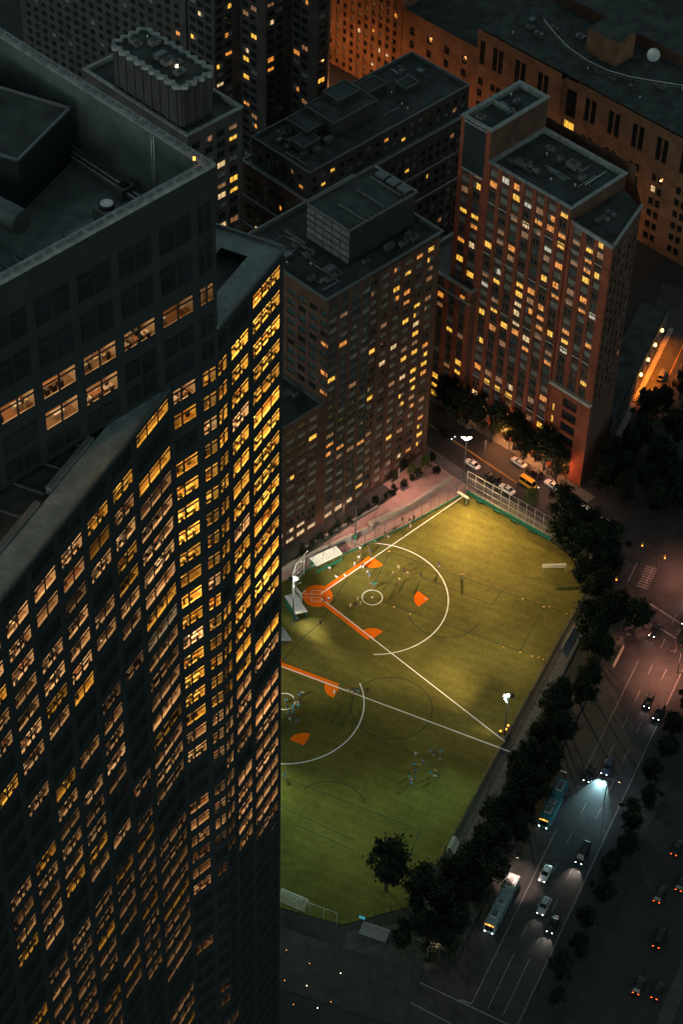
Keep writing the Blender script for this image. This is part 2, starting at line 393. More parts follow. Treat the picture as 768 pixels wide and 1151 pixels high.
def roof_clutter(B, P0, h, w, d, z, n, rg):
    """Pipe runs, cable trays and patched membrane seams lying on a roof."""
    u = U(h); nn = N(h); P0 = V2(P0)
    for i in range(n):
        b = MB(); s = rg.uniform(1.5, w-1.5); t = rg.uniform(1.5, d-1.5); L = rg.uniform(2.5, 9)
        along = rg.random() < .5; c = P0+u*s-nn*t; dr = (u if along else -nn)
        L = min(L, (w-s-1) if along else (d-t-1))
        if L < 1: continue
        e = c+dr*L
        if rg.random() < .5: b.tube([(c.x, c.y, z), (c.x, c.y, z+.35), (e.x, e.y, z+.35), (e.x, e.y, z)], rg.uniform(.06, .14), rg.choice((steel_m, alu, conc)), 6); B.part('roof_pipe', b)
        else: m = (c+e)/2; b.box((m.x, m.y, z+.02), (L, rg.uniform(.3, .8), rg.uniform(.15, .5)), rg.choice((steel_m, conc_d, roof_m)), atan2(dr.y, dr.x)); B.part('duct', b)
def bays_even(w, pitch, win, start=None):
    n = int((w-.6)//pitch); m = (w-n*pitch)/2 if start is None else start
    return [(m+i*pitch+(pitch-win)/2, m+i*pitch+(pitch+win)/2) for i in range(n)]
def rows_even(z0, z1, pitch, h, sill=.9):
    out = []; z = z0
    while z+sill+h < z1: out.append((z+sill, z+sill+h)); z += pitch
    return out

# ------------------------------------------------------------------ office tower
I0 = Vector((-21.7, 204.0, 0)); hP, hL, hR = 46.5, 66.0, 65.0
K0 = I0 + U(hP)*8.0; E0 = K0 + U(hR)*17.9
T = Building('office_tower', (-30, 205), 'huge dark office tower with rows of lit office floors beside the ball field', wallname='facade')
DARK_L = [(58,704,17,8),(28,737,17,9),(148,722,15,13),(122,755,16,20),(98,800,17,14),(158,815,13,42),(130,872,15,12),(78,845,14,14),(35,925,26,18),(62,903,12,12),(8,962,14,14),(150,905,22,13),
          (40,1100,12,13),(60,1070,12,13),(80,1045,12,13),(95,1020,12,13),(112,1000,12,13),(125,980,10,13),(145,955,11,12),(185,910,10,22),(191,1075,9,55),(168,1120,14,22),(20,1125,14,12),(10,870,10,10),(100,940,12,8)]
DARK_R = [(228,868,34,9),(250,858,10,10),(283,800,13,11),(275,850,10,18),(308,758,10,12),(268,737,9,8),(300,700,6,10),(258,1005,12,30),(235,1045,30,26),(300,985,14,42),(280,965,14,22),(265,1060,30,30),(300,1080,20,35),(225,1110,22,35),(290,640,6,8)]
def in_dark(P, L):
    x, y, _ = pxof(P); f = 1.15 if L is DARK_L else .92
    return any(((x-a)/c/f)**2+((y-b)/d/f)**2 < 1 for a, b, c, d in L)
rg = random.Random(11)
rooms = []     # lit rooms
def office_choose(facade, bays, dark):
    def f(bi, ri, P):
        z = P.z
        if z < 46: return 'dark'
        lit = rg.random() < (.98 if facade != 'L' else .955)
        x, y, _ = pxof(P)
        if facade != 'L' and (y > 1008 or y > 1330-1.45*x): lit = rg.random() < .2
        if facade == 'L' and y > 1085: lit = rg.random() < .7
        if in_dark(P, dark): lit = rg.random() < .06
        return 'clear' if lit else 'dark'
    return f
rowsM = [(200.95-4.15*k, 203.6-4.15*k) for k in range(47, -1, -1)]
rowsL = [(196.85-4.15*k, 199.5-4.15*k) for k in range(46, -1, -1)] + [(201.0, 203.4)]
def upper_choose(bi, ri, P):
    if ri in (0,) : return 'clear' if (bi >= 7 and rg.random() < .8) else 'dark'
    if ri == 1: return 'dark' if bi in (3, ) else 'clear' if bi < 6 else 'dark'
    if ri == 2: return 'clear'
    return 'dark'
def lower_top(bi, ri, P): return None
fac = dict(depth=.1, pier=.05, pierm=steel_d, transom=.72, frame=frame_d)
bP = [(.3, 4.4), (5.3, 7.9)]
T.facade(I0, hP, 8.0, 0, 204.6, bP, rowsM, steel_d, choose=office_choose('P', bP, DARK_R), off=.38, **fac)
nP = len(T.wins)
u0 = I0 + U(hP)*-44.6
bU = [(44.6-.8+6.2*k, 44.6+4.45+6.2*k) for k in range(-7, 1)] + [(44.6+5.3, 44.6+7.75)]
T.facade(u0, hP, 52.7, 204.6, 234, bU, [(205.3, 208.3), (209.2, 212.3), (214.0, 217.0), (219.0, 223.4), (225.0, 229.2)], steel_d, choose=upper_choose, off=.5, **fac)
bR = [(.1, 2.6), (3.55, 8.4), (9.4, 17.3)]
rowsR = rowsM + [(205.2, 207.6)]
def chR(bi, ri, P):
    if ri == len(rowsM): return 'clear' if rg.random() < .45 else 'dark'
    return office_choose('R', bR, DARK_R)(bi, ri, P)
for bays, mu in ((bR, None),):
    T.facade(K0, hR, 17.9, 0, 209.5, bays, rowsR, steel_d, choose=chR, mull=2, off=.5, **fac)
wL = 58.0; L0 = I0 + U(hL)*-wL
bL = [(wL-33.4+6.15*k, wL-28.3+6.15*k) for k in range(-4, 4)] + [(wL-8.8, wL-.4)]
def chL(bi, ri, P):
    if ri == len(rowsL)-1: return 'clear' if (bi == 8 and rg.random() < 1) else 'dark'
    if bi < 2: return 'dark'
    return office_choose('L', bL, DARK_L)(bi, ri, P)
T.facade(L0, hL, wL, 0, 204.6, bL, rowsL, steel_d, choose=chL, mull=1, off=.5, **fac)
# fix mullion counts: wide corner bays have two
T.wins = [(P, rz, w, h, k, (2 if w > 7 else 1), tr, (.38 if abs(w-4.1) < .05 else .5), fr) for (P, rz, w, h, k, mu, tr, off, fr) in T.wins]
# hidden sides of the tower
Eb = E0 + U(hR+90)*26; Lb = L0 + U(hL+90)*40
for a, c, z in ((E0, Eb, 209.5), (Lb, L0, 204.6), (Eb, Lb, 204.6)):
    T.wall.face([(a.x, a.y, 0), (c.x, c.y, 0), (c.x, c.y, z), (a.x, a.y, z)], steel_d)
m0 = u0 + U(hP)*52.7; m1 = m0 + U(hP+90)*44; m2 = u0 + U(hP+90)*44
for a, c in ((m0, m1), (m1, m2), (m2, u0)):
    T.wall.face([(a.x, a.y, 200), (c.x, c.y, 200), (c.x, c.y, 234), (a.x, a.y, 234)], steel_d)
# --- lit office rooms behind clear glass
PAN = [emat('ceiling_light_%d' % i, (1, .58, .10), s) for i, s in enumerate((4, 10, 20, 36, 60))]
PANW = [emat('ceiling_light_white_%d' % i, (.95, .9, .7), s*.7) for i, s in enumerate((4, 10, 20, 36, 60))]
PANR = [emat('ceiling_light_pale_%d' % i, (1, .64, .35), s) for i, s in enumerate((4, 10, 20, 36, 60))]
dark_carpet = mat('dark_office_carpet', (.05, .035, .024), .9, scale=1.2, col2=(.10, .065, .04))
def room(b, P, rz, w, h, lvl, deep, pale):
    u = Vector((cos(rz), sin(rz), 0)); inn = Vector((-sin(rz), cos(rz), 0))
    f0 = -.55; c1 = h+.3
    Q = lambda s, d, z: P + u*s + inn*d + Vector((0, 0, z))
    a, c = -.32, w+.32
    tone = PANW if rg.random() < .008 else PANR if pale else PAN
    dk = tuple(round(math.degrees(rz), 1) for _ in (0,))[0] == hL and P.z < 190
    fl = (dark_carpet if rg.random() < .75 else carpet) if dk else carpet if rg.random() < .75 else desk_b
    b.face([Q(a, .03, f0), Q(c, .03, f0), Q(c, deep, f0), Q(a, deep, f0)], fl)
    b.face([Q(a, deep, c1), Q(c, deep, c1), Q(c, .03, c1), Q(a, .03, c1)], officewall)
    b.face([Q(a, deep, f0), Q(c, deep, f0), Q(c, deep, c1), Q(a, deep, c1)], desk_b if dk else officewall if rg.random() < .7 else desk_b)
    b.face([Q(a, .03, f0), Q(a, deep, f0), Q(a, deep, c1), Q(a, .03, c1)], officewall)
    b.face([Q(c, deep, f0), Q(c, .03, f0), Q(c, .03, c1), Q(c, deep, c1)], officewall)
    for d in (1.3, 3.2):
        if d > deep-.5: continue
        b.face([Q(w*.15, d+.3, c1-.03), Q(w*.85, d+.3, c1-.03), Q(w*.85, d-.3, c1-.03), Q(w*.15, d-.3, c1-.03)], (tone)[lvl])
    def bx(s, d, z, sx, sy, sz, m): 
        p = Q(s, d, z); b.box((p.x, p.y, p.z), (sx, sy, sz), m, rz)
    bx(w/2, .22, f0+.02, w+.5, .3, .5, officewall)            # sill cabinet
    # partition behind the mullion in many rooms
    if rg.random() < .6:
        s = w*rg.choice((.38, .5)); bx(s, deep/2+.2, f0+.01, .12, deep-.8, c1-f0-.06, officewall)
    typ = rg.random()
    if typ < .6:
        n = max(1, int(w/1.7))
        for r in range(2):
            for i in range(n):
                if rg.random() < .2: continue
                s = (i+.5)*w/n+rg.uniform(-.15, .15); d = 1.0+r*1.8+rg.uniform(-.1, .1)
                if d > deep-.6: continue
                m = rg.choice((desk_w, desk_w, desk_b, officewall))
                bx(s, d, f0+.68, 1.35, .7, .06, m)
                for k in (-.55, .55): bx(s+k, d, f0+.01, .08, .55, .66, frame_d)
                if rg.random() < .8: bx(s+rg.uniform(-.3, .3), d+.15, f0+.75, .55, .06, .38, desk_d)
                if rg.random() < .5: bx(s+rg.uniform(-.4, .4), d-.1, f0+.75, .3, .22, .12, rg.choice((desk_w, desk_b, officewall)))
                bx(s+rg.uniform(-.3, .3), d-.65, f0+.01, .5, .5, .5, desk_d); bx(s, d-.9, f0+.5, .5, .1, .5, desk_d)
    elif typ < .75:
        bx(w/2, deep*.45, f0+.68, w*.5, 1.2, .08, desk_b)
        for k in range(3):
            for t in (-1, 1): bx(w*.3+k*w*.2, deep*.45+t*.95, f0+.01, .5, .5, .9, desk_d)
    elif typ < .9:
        bx(w*rg.uniform(.2, .8), deep-.45, f0+.01, 1.6, .5, rg.uniform(1, 1.9), rg.choice((desk_b, desk_d)))
        bx(w*rg.uniform(.2, .8), 1.7, f0+.01, 1.6, .8, .74, desk_w)
    for k in range(rg.choice((0, 2, 3, 5))): bx(w*rg.uniform(.05, .95), rg.uniform(.5, 2.6), f0+rg.choice((.01, .01, .74)), rg.uniform(.2, .7), rg.uniform(.2, .6), rg.uniform(.2, 1.2), rg.choice((desk_d, desk_d, desk_b, desk_w, officewall)))
    for k in range(rg.choice((0, 0, 1, 2))): bx(w*rg.uniform(.1, .9), 1.3+rg.uniform(-.4, 1), c1-.75, .3, .3, .12, desk_d)
    if rg.random() < .35: bx(w*rg.uniform(.15, .85), rg.uniform(.5, 1.2), f0+.5, .3, .3, .35, rg.choice((leaf_lit, desk_w, desk_d)))
by = {}
for (P, rz, w, h, k, mu, tr, off, fr) in T.wins:
    if k != 'clear': continue
    key = round(math.degrees(rz), 1); b = by.setdefault(key, MB())
    z = P.z
    if key == hL: lv = -.5 + 2.9*(z-60)/140; pale = rg.random() < .75
    elif z > 204.6 and key == hP: lv = 1.2; pale = True
    else: lv = 1.3 + 2.8*(z-95)/70 ; pale = z < 135 or rg.random() < .05
    if key != hL and z > 135: lv = min(lv, 3.6)+.3
    lv = max(0, min(4, int(lv + rg.uniform(-.55, .75))))
    if rg.random() < .12: lv = max(0, lv-1)
    cornerbay = (key == hP and abs(w-2.6) < .05) or (key == hR and w < 3)
    room(b, P, rz, w, h, lv, 3.0 if cornerbay else 4.6, pale)
for key, b in by.items(): T.part('office_interior', b)
# --- roofs and terraces
b = MB()
def strip(b, a, c, wdt, z, m, side):     # strip to the left of a->c
    d = (c-a).normalized(); l = Vector((-d.y, d.x, 0))*side
    q = [a, c, c+l*wdt, a+l*wdt]; q = q if side > 0 else q[::-1]
    b.face([(p.x, p.y, z) for p in q], m)
zt = 204.62
strip(b, L0, I0 + U(hL)*-.2, 3.4, zt, paver_t, 1)
dk = [L0+U(hL+90)*3.4, I0+U(hL)*-.2+U(hL+90)*3.4, I0+U(hP)*-.0+U(hP+90)*3, u0+U(hP+90)*3, Lb]
b.face([(p.x, p.y, 203.7) for p in dk], roof_d)
a = L0+U(hL+90)*3.4; c = I0+U(hL)*-.2+U(hL+90)*3.4
b.face([(a.x, a.y, 203.7), (c.x, c.y, 203.7), (c.x, c.y, zt), (a.x, a.y, zt)][::-1], paver_t)
T.part('terrace', b)
b = MB()
for s0, s1 in ((3.5, 7.5), (12.5, 22.5), (25, 34)):      # long planter boxes on the terrace
    p = I0 + U(hL)*-((s0+s1)/2) + U(hL+90)*4.0; b.box((p.x, p.y, 203.7), (s1-s0, .8, 1.2), paver_t, RAD(hL), conc_d)
T.part('terrace_planter', b)
b = MB()
for k in range(6):
    p = I0 + U(hL)*-(9+4.6*k) + U(hL+90)*8.5; b.box((p.x, p.y, 203.7), (.14, 8, .35), steel_m, RAD(hL))
T.part('terrace_beam', b)
b = MB(); 
for a, c in ((L0, I0+U(hL)*-.3),):
    m = (a+c)/2 + N(hL)*.12; b.box((m.x, m.y, 204.3), ((c-a).length, .24, .55), steel_m, RAD(hL))
T.part('terrace_edge', b)
b = MB(); zr = 209.52; R1 = E0 + U(hR+90)*10.2; R2 = K0 + U(hR+90)*14
strip(b, K0, E0, 3.3, zr, paver_t, 1)
bk0 = R1 + U(hR)*-22; 
q = [E0+U(hR+90)*3.3, R1, R1+U(hR)*-24, E0+U(hR+90)*3.3+U(hR)*-24]
q2 = [R1+U(hR+90)*-3.3, R1, R1+U(hR)*-24, R1+U(hR)*-24+U(hR+90)*-3.3]
b.face([(p.x, p.y, zr) for p in [E0+U(hR+90)*3.3, R1, R1+U(hR)*-3.6, E0+U(hR+90)*3.3+U(hR)*-3.6]], paver_t)
b.face([(p.x, p.y, zr) for p in [R1+U(hR)*-3.6+U(hR+90)*-3.0, R1+U(hR)*-3.6, R1+U(hR)*-26, R1+U(hR)*-26+U(hR+90)*-3.0]], paver_t)
b.face([(p.x, p.y, 208.2) for p in [K0+U(hR)*-12+U(hR+90)*3.3, E0+U(hR+90)*3.3+U(hR)*-3.6, R1+U(hR)*-3.6+U(hR+90)*-3.0, R1+U(hR)*-26+U(hR+90)*-3.0]], roof_d)
w1 = [K0+U(hR)*-12+U(hR+90)*3.3, E0+U(hR+90)*3.3+U(hR)*-3.6, R1+U(hR)*-3.6+U(hR+90)*-3.0, R1+U(hR)*-26+U(hR+90)*-3.0]
for i in range(3):
    a, c = w1[i], w1[i+1]; b.face([(a.x, a.y, 208.2), (c.x, c.y, 208.2), (c.x, c.y, zr), (a.x, a.y, zr)], steel_d)
T.part('terrace', b)
b = MB(); a = R1; c = R1+U(hR)*-26; m = (a+c)/2; b.box((m.x, m.y, 209.0), (26, .3, 1.0), steel_m, RAD(hR))
m = (E0+R1)/2; b.box((m.x, m.y, 209.0), (.3, 10.2, 1.0), steel_m, RAD(hR)); m = (K0+E0)/2+N(hR)*.12; b.box((m.x, m.y, 209.2), (17.9, .22, .6), steel_m, RAD(hR))
q = [E0, R1, R1+U(hR)*-26, E0+U(hR)*-26]
a, c = R1, R1+U(hR)*-26; T.wall.face([(a.x, a.y, 150), (c.x, c.y, 150), (c.x, c.y, 209.0), (a.x, a.y, 209.0)], steel_d)
T.part('terrace_edge', b)
# main roof: deep well behind tall screen walls
b = MB(); ins = rect(u0, hP, 52.7, 44, 1.1); b.face([(x, y, 224.6) for x, y in ins], paver_r)
for k in range(4):
    a, c = ins[k], ins[(k+1) % 4]; b.face([(*c, 224.6), (*a, 224.6), (*a, 233.9), (*c, 233.9)], screen_w)
T.part('roof_well', b)
b = MB(); o = rect(u0, hP, 52.7, 44, -.15); ii = rect(u0, hP, 52.7, 44, 1.1); i2 = rect(u0, hP, 52.7, 44, 0)
for k in range(4):
    a, c, c2, a2 = o[k], o[(k+1) % 4], ii[(k+1) % 4], ii[k]
    b.face([(*a, 234.2), (*c, 234.2), (*c2, 234.2), (*a2, 234.2)], coping)
    b.face([(*a, 233.7), (*c, 233.7), (*c, 234.2), (*a, 234.2)], coping); b.face([(*c2, 233.9), (*a2, 233.9), (*a2, 234.2), (*c2, 234.2)], coping)
    b.face([(*c, 233.7), (*a, 233.7), (*i2[k], 233.7), (*i2[(k+1) % 4], 233.7)], coping)
    # rail and clips that make the coping look jointed
    L = (Vector(c)-Vector(a)).length; d = (Vector(c)-Vector(a)).normalized(); w = (Vector(a2)-Vector(a)).normalized()
    for j in range(int(L/1.5)):
        p = Vector(a)+d*(j+.5)*1.5+w*.75; b.box((p.x, p.y, 234.2), (.9, .28, .22), steel_m if j % 3 else conc_d, atan2(d.y, d.x))
T.part('parapet', b)
b = MB(); pc = Vector((-34.5, 223, 0)); hh = 66.0
pr = [pc, pc+U(hh+90)*24, pc+U(hh+90)*24+U(hh)*-12, pc+U(hh)*-12]
b.prism([(p.x, p.y) for p in pr], 224.62, 232, steel_d, roof_d)
e = MB()
for i in range(4):
    a, c = pr[i], pr[(i+1) % 4]; m = (a+c)/2; d = c-a; e.box((m.x, m.y, 232.0), (d.length, .35, .25), steel_m, atan2(d.y, d.x))
pb = T.part('roof_penthouse', b); eo = e.build('penthouse_edge', pb, T.loc); eo.location = (0, 0, 0)
b = MB(); p = pc+U(hh)*-12+U(hh+90)*3
b.tube([(p.x-3, p.y-4, 229), (p.x+4, p.y-9, 229)], 1.6, steel_m, 12); T.part('exhaust_duct', b)
for k, (x, y) in enumerate(((-22.5, 206.5), (-21.2, 209.5), (-33.5, 200.5), (-29.0, 210.5))):
    b = MB(); b.box((x, y, 224.62), (2.6, 2.2, 2.3), steel_m if k % 2 else conc_d, RAD(hP), roof_m); b.tube([(x, y, 226.93), (x, y, 227.5)], [.95, 1.0], steel_d, 14); b.tube([(x, y, 227.45), (x, y, 227.52)], .8, alu, 12); T.part('cooling_tower', b)
for k in range(5):      # pipes along the foot of the screen wall and a ladder
    b = MB(); a = m0+U(hP+90)*(3+k*.1)+U(hP)*(-2.2-.45*k); c = a+U(hP+90)*22; b.tube([(a.x, a.y, 225.1+.1*k), (c.x, c.y, 225.1+.1*k)], .09+.03*(k % 2), alu if k % 2 else steel_m, 6); T.part('roof_pipe', b)
b = MB(); a = m0+U(hP)*-1.35+U(hP+90)*9
for o in (0, .5): c = a+U(hP+90)*o; b.tube([(c.x, c.y, 224.7), (c.x, c.y, 234)], .05, alu, 5)
for k in range(22): c = a; e = a+U(hP+90)*.5; b.tube([(c.x, c.y, 225+.4*k), (e.x, e.y, 225+.4*k)], .03, alu, 4)
T.part('ladder', b)
for (sx, sy, q) in ((2.4, 1.6, (-24.5, 212)), (2.0, 1.6, (-27.5, 216)), (3, 1.8, (-31, 203)), (1.2, 1.2, (-25.5, 207)), (2.6, 2, (-38, 196))):
    b = MB(); b.box((q[0], q[1], 224.62), (sx, sy, 1.5), steel_m, RAD(hP), conc_d); b.box((q[0], q[1], 226.12), (sx*.5, sy*.5, .3), frame_d, RAD(hP)); T.part('air_handler', b)
b = MB(); p = m0 + U(hP)*-1.6 + U(hP+90)*1.6; b.tube([(p.x, p.y, 226), (p.x, p.y, 234.6)], .12, steel_m, 6); b.box((p.x, p.y, 234.6), (.3, .3, .35), AMBER); T.part('beacon', b)
roof_clutter(T, u0+U(hP)*24+U(hP+90)*3, hP, 26, 10, 224.64, 12, random.Random(15))
T.finish(100, order=lambda x: x[4] == 'clear')
# ------------------------------------------------------------------ apartment block west of the field
rb = random.Random(5)
def fol(P, h, s, d): return V2(P)+U(h)*s-N(h)*d
hB = 45.5; B0 = (-13.7, 377.0)
B = Building('apartment_block', (10, 405), 'dark brown brick apartment block with louvred roof house right behind the ball field')
def chB(bi, ri, P):
    s = (P-V2(B0)).dot(U(hB)); z = P.z
    pr = .10
    if s > 38: pr = .62 if s > 42.5 else .35
    if z < 3.4: return 'cream' if s < 24 else 'blind'
    if z < 6.5 and s < 8: return 'cream'
    if rb.random() < pr:
        return rb.choices(['yellow', 'orange', 'cream', 'dim'], [5, 4, 1.2, 2] if s > 30 or z < 40 else [2, 3, 2, 4])[0]
    if z > 41 and s < 27: return 'green' if rb.random() < .7 else 'blind'
    return 'blind' if rb.random() < .55 else 'dark' if rb.random() < .8 else 'dim'
rowsB = [(1.0, 2.7)] + [(4.0+2.95*k, 5.6+2.95*k) for k in range(23)]
podrows = [r for r in rowsB if r[1] < 39]
PB = fol(B0, hB, -18.3, 0)
B.facade(PB, hB, 18.3+12.6, 0, 40.2, [(18.3-17.7+3.65*k, 18.3-15.0+3.65*k) for k in range(8)], podrows, brick_dk, choose=chB, mull=1, sill=None, frame=frame_w)
B.facade(fol(B0, hB, 12.6, 0), hB, 14.4, 0, 71, [(.9+3.55*k, 3.6+3.55*k) for k in range(4)], rowsB[:23], brick_dk, choose=chB, mull=2, spand=brick_gy, frame=frame_w, pier=.15)
B.facade(fol(B0, hB, 27, .8), hB, 23.4, 0, 71, [(.7+3.75*k, 3.1+3.75*k) for k in range(6)], rowsB[:23], brick_dk, choose=chB, mull=1, frame=frame_w, pier=.2)
hBl = hB-90
B.facade(fol(B0, hB, 12.6, 30), hBl, 30, 40, 71, [(30-27.7+3.7*k, 30-25.2+3.7*k) for k in range(8)], [r for r in rowsB[:23] if r[0] > 41.5], brick_dk, choose=lambda bi, ri, P: ('orange' if rb.random() < .07 else 'green' if rb.random() < .6 else 'dark'), mull=1)
plain_walls(B, fol(B0, hB, 12.6, .8), hB, 37.8, 29.2, 0, 71, brick_dk, faces=(1, 2)); plain_walls(B, PB, hB, 30.9, 26, 0, 40.2, brick_dk, faces=(2, 3))
p = MB(); a = fol(B0, hB, 26.9, 0); c = fol(B0, hB, 26.9, .8); p.face([(a.x, a.y, 0), (c.x, c.y, 0), (c.x, c.y, 71), (a.x, a.y, 71)], brick_dk); B.part('corner_pier', p)
roof_with_parapet(B, fol(B0, hB, 12.6, 0), hB, 37.8, 30, 71.2, 1.2, .4, roof_d, steel_m, over=.25)
roof_with_parapet(B, fol(B0, hB, -18.3, .02), hB, 30.8, 26, 40.4, 1.0, .35, roof_d, steel_m, over=.1)
# louvred roof house
b = MB(); b.prism(rect(fol(B0, hB, 25.8, 6.4), hB, 22, 14, .25), 70, 80, steel_d, roof_d)
for k in range(5):
    for j in range(5):
        z = 70.6+k*1.88; c = fol(B0, hB, 25.92, 6.4+1.4+2.8*j)
        b.box((c.x, c.y, z), (.34, 2.5, 1.55), roof_m if (k+j) % 3 else steel_m, RAD(hB))
        for q in range(5): b.box((*(c-U(hB)*.2).xy, z+.12+.29*q), (.12, 2.45, .14), coping if q % 2 else steel_m, RAD(hB))
pn = B.part('roof_house', b)
b = MB()
for k in range(4):
    r = rect(fol(B0, hB, 25.8, 6.4), hB, 22, 14); a, c = Vector(r[k]), Vector(r[(k+1) % 4]); m = (a+c)/2; d = c-a; b.box((m.x, m.y, 80), (d.length, .3, .5), steel_m if k != 1 else coping, atan2(d.y, d.x))
for k in range(14):
    c = fol(B0, hB, 27+1.45*k, 6.9); b.box((c.x, c.y, 80), (.12, .9, .45), steel_m, RAD(hB))
for s, d, l in ((31, 11, 9), (38, 12, 9), (44, 13, 10)):
    c = fol(B0, hB, s, d); b.box((c.x, c.y, 80), (.25, l, .5), steel_m, RAD(hB))
for k in range(3):
    c = fol(B0, hB, 46.2, 9+3.6*k); b.box((c.x, c.y, 80.02), (2.4, 2.8, .9), steel_m, RAD(hB))
eo = b.build('roof_rail', pn, B.loc); eo.location = (0, 0, 0)
roof_units(B, fol(B0, hB, 13.5, 2), hB, 11, 24, 70.02, 12, random.Random(4)); roof_units(B, fol(B0, hB, 27, 1.5), hB, 22, 5, 70.02, 6, random.Random(6), margin=1)
roof_units(B, fol(B0, hB, -10, 2), hB, 22, 20, 39.45, 9, random.Random(8))
roof_clutter(B, fol(B0, hB, 13, .5), hB, 13, 28, 70.02, 12, random.Random(44)); roof_clutter(B, fol(B0, hB, -15, .5), hB, 26, 24, 39.42, 8, random.Random(45))
B.finish(100)

# ------------------------------------------------------------------ red brick tower north of the street
hC = -43.4; C0 = (60.2, 402.5)
C = Building('apartment_tower', (45, 425), 'tall red brick apartment tower with brick piers and many orange windows across the street')
rc = random.Random(21)
def chC(bi, ri, P):
    s = (P-V2(C0)).dot(U(hC)); z = P.z
    if ri in (6, 7) and z < 36 and s < -13 and bi in (1, 2, 3, 4, 5): return 'dark'
    pr = .32 if z > 20 else .42
    if -30 < s < -20: pr = .40
    if s > -12 and 36 < z < 75: pr = .46
    if rc.random() < pr: return rc.choices(['yellow', 'orange', 'cream', 'white', 'dim'], [6, 6, 2, .4, 3])[0]
    return rc.choices(['blind', 'dark', 'green', 'dim'], [5, 4, 1.5, 1.1])[0]
rowsC = [(1.2+3.0*k, 3.15+3.0*k) for k in range(29)]
def secC(s0, s1, z1, off, bays, ztop=None, **kw):
    C.facade(fol(C0, hC, s0, -off), hC, s1-s0, kw.pop('z0', 0), z1, [(a-s0, b-s0) for a, b in bays], [r for r in rowsC if r[1] < z1-.5 and r[0] > kw.get('zz', -1)], brick_red, choose=chC, frame=frame_w, pierm=brick_red, mull=2, **{k: v for k, v in kw.items() if k != 'zz'})
secC(-38.5, -12.9, 80, 0, [(-38+3.64*k+.2, -35.4+3.64*k+.2) for k in range(7)], pier=.4, spand=brick_dk)
secC(-12.9, 0, 76.3, -.5, [(-11.9, -9.4), (-7.9, -5.5), (-4.6, -2.4)], pier=.3, z0=27, zz=27.5, spand=brick_dk)
# masonry base of the shoulder: one tall dark opening
C.facade(fol(C0, hC, -12.9, 0), hC, 12.9, 0, 27, [(-11.9+12.9, -10.9+12.9), (-8.6+12.9, -4.0+12.9)], [(6.5+3.9*k, 9.2+3.9*k) for k in range(5)], brick_red, depth=.5, choose=lambda bi, ri, P: 'yellow' if bi == 0 and ri < 4 else 'dark' if bi else None, mull=2)
secC(-47.7, -38.5, 88.4, 0, [(-46.5, -44.0), (-42.8, -40.2)], pier=.25, spand=brick_dk, zz=0)
b = MB(); c = fol(C0, hC, -6.4, -.2); b.box((c.x, c.y, 27.0), (13.1, 1.0, .9), stone, RAD(hC)); C.part('stone_band', b)
for z in (14.0, 38.6, 53.6, 68.6):
    for s0, s1 in ((-38.5, -13.0), (-12.7, -.2)):
        if s1 > -5 and z < 27: continue
        b = MB(); c = fol(C0, hC, (s0+s1)/2, -.16 if s1 < -5 else .3); b.box((c.x, c.y, z), (s1-s0, .2, .35), stone, RAD(hC)); C.part('stone_band', b)
# mechanical crown: plain dark metal panel between brick piers
b = MB(); c = fol(C0, hC, -43.1, -.1); b.box((c.x, c.y, 74.6), (6.8, .5, 13.2), steel_d, RAD(hC)); 
for z in (74.2, 87.6): b.box((*fol(C0, hC, -43.1, -.26).xy, z), (7.0, .4, .45), coping, RAD(hC))
C.part('crown_panel', b)
# right flank
def chR2(bi, ri, P): return 'dim' if rc.random() < .03 else 'blind' if rc.random() < .25 else 'dark'
C.facade(C0, 64, 18, 0, 76.3, [(1.6+3.4*k, 3.6+3.4*k) for k in range(5)], [r for r in rowsC if r[1] < 75 and r[0] > 24], brick_dk, choose=chR2, mull=1)
q0 = V2(C0)+U(64)*18
for a, c, z in ((q0, fol(C0, hC, -13, 24), 76.3), (fol(C0, hC, -13, 24), fol(C0, hC, -47.7, 24), 80)):
    C.wall.face([(a.x, a.y, 0), (c.x, c.y, 0), (c.x, c.y, z), (a.x, a.y, z)], brick_dk)
plain_walls(C, fol(C0, hC, -38.5, 0), hC, 25.6, 20, 74, 80, brick_dk, (1, 2)); plain_walls(C, fol(C0, hC, -47.7, 0), hC, 9.2, 20.5, 40, 88.4, brick_dk, (1, 2, 3))
roof_with_parapet(C, fol(C0, hC, -38.5, 0), hC, 25.6, 19.8, 80.1, 1.1, .5, roof_d, coping, over=.35)
roof_with_parapet(C, fol(C0, hC, -47.7, 0), hC, 9.2, 20.5, 88.5, 1.2, .8, roof_d, coping, over=.3)
b = MB(); c = fol(C0, hC, -43.1, 10); b.box((c.x, c.y, 87.31), (8, .5, 1.2), coping, RAD(hC)); C.part('roof_beam', b)
b = MB(); pts = [fol(C0, hC, -12.9, .5), V2(C0), q0, fol(C0, hC, -12.9, 20)]
b.face([(p.x, p.y, 75.4) for p in pts], roof_d); C.part('roof', b)
b = MB()
for a, c in ((pts[0], V2(C0)+N(hC)*.1), (V2(C0), q0)):
    d = c-a; m = (a+c)/2; b.box((m.x, m.y, 75.6), (d.length+.3, .5, .9), coping, atan2(d.y, d.x))
C.part('parapet', b)
roof_units(C, fol(C0, hC, -37.5, .8), hC, 22, 17, 79.02, 14, random.Random(31)); roof_units(C, fol(C0, hC, -47, 1), hC, 8, 18, 87.32, 5, random.Random(3), margin=1); roof_units(C, fol(C0, hC, -11, 3), hC, 8, 10, 75.42, 3, random.Random(13), margin=1)
roof_clutter(C, fol(C0, hC, -38, .8), hC, 24, 18, 79.02, 10, random.Random(46))
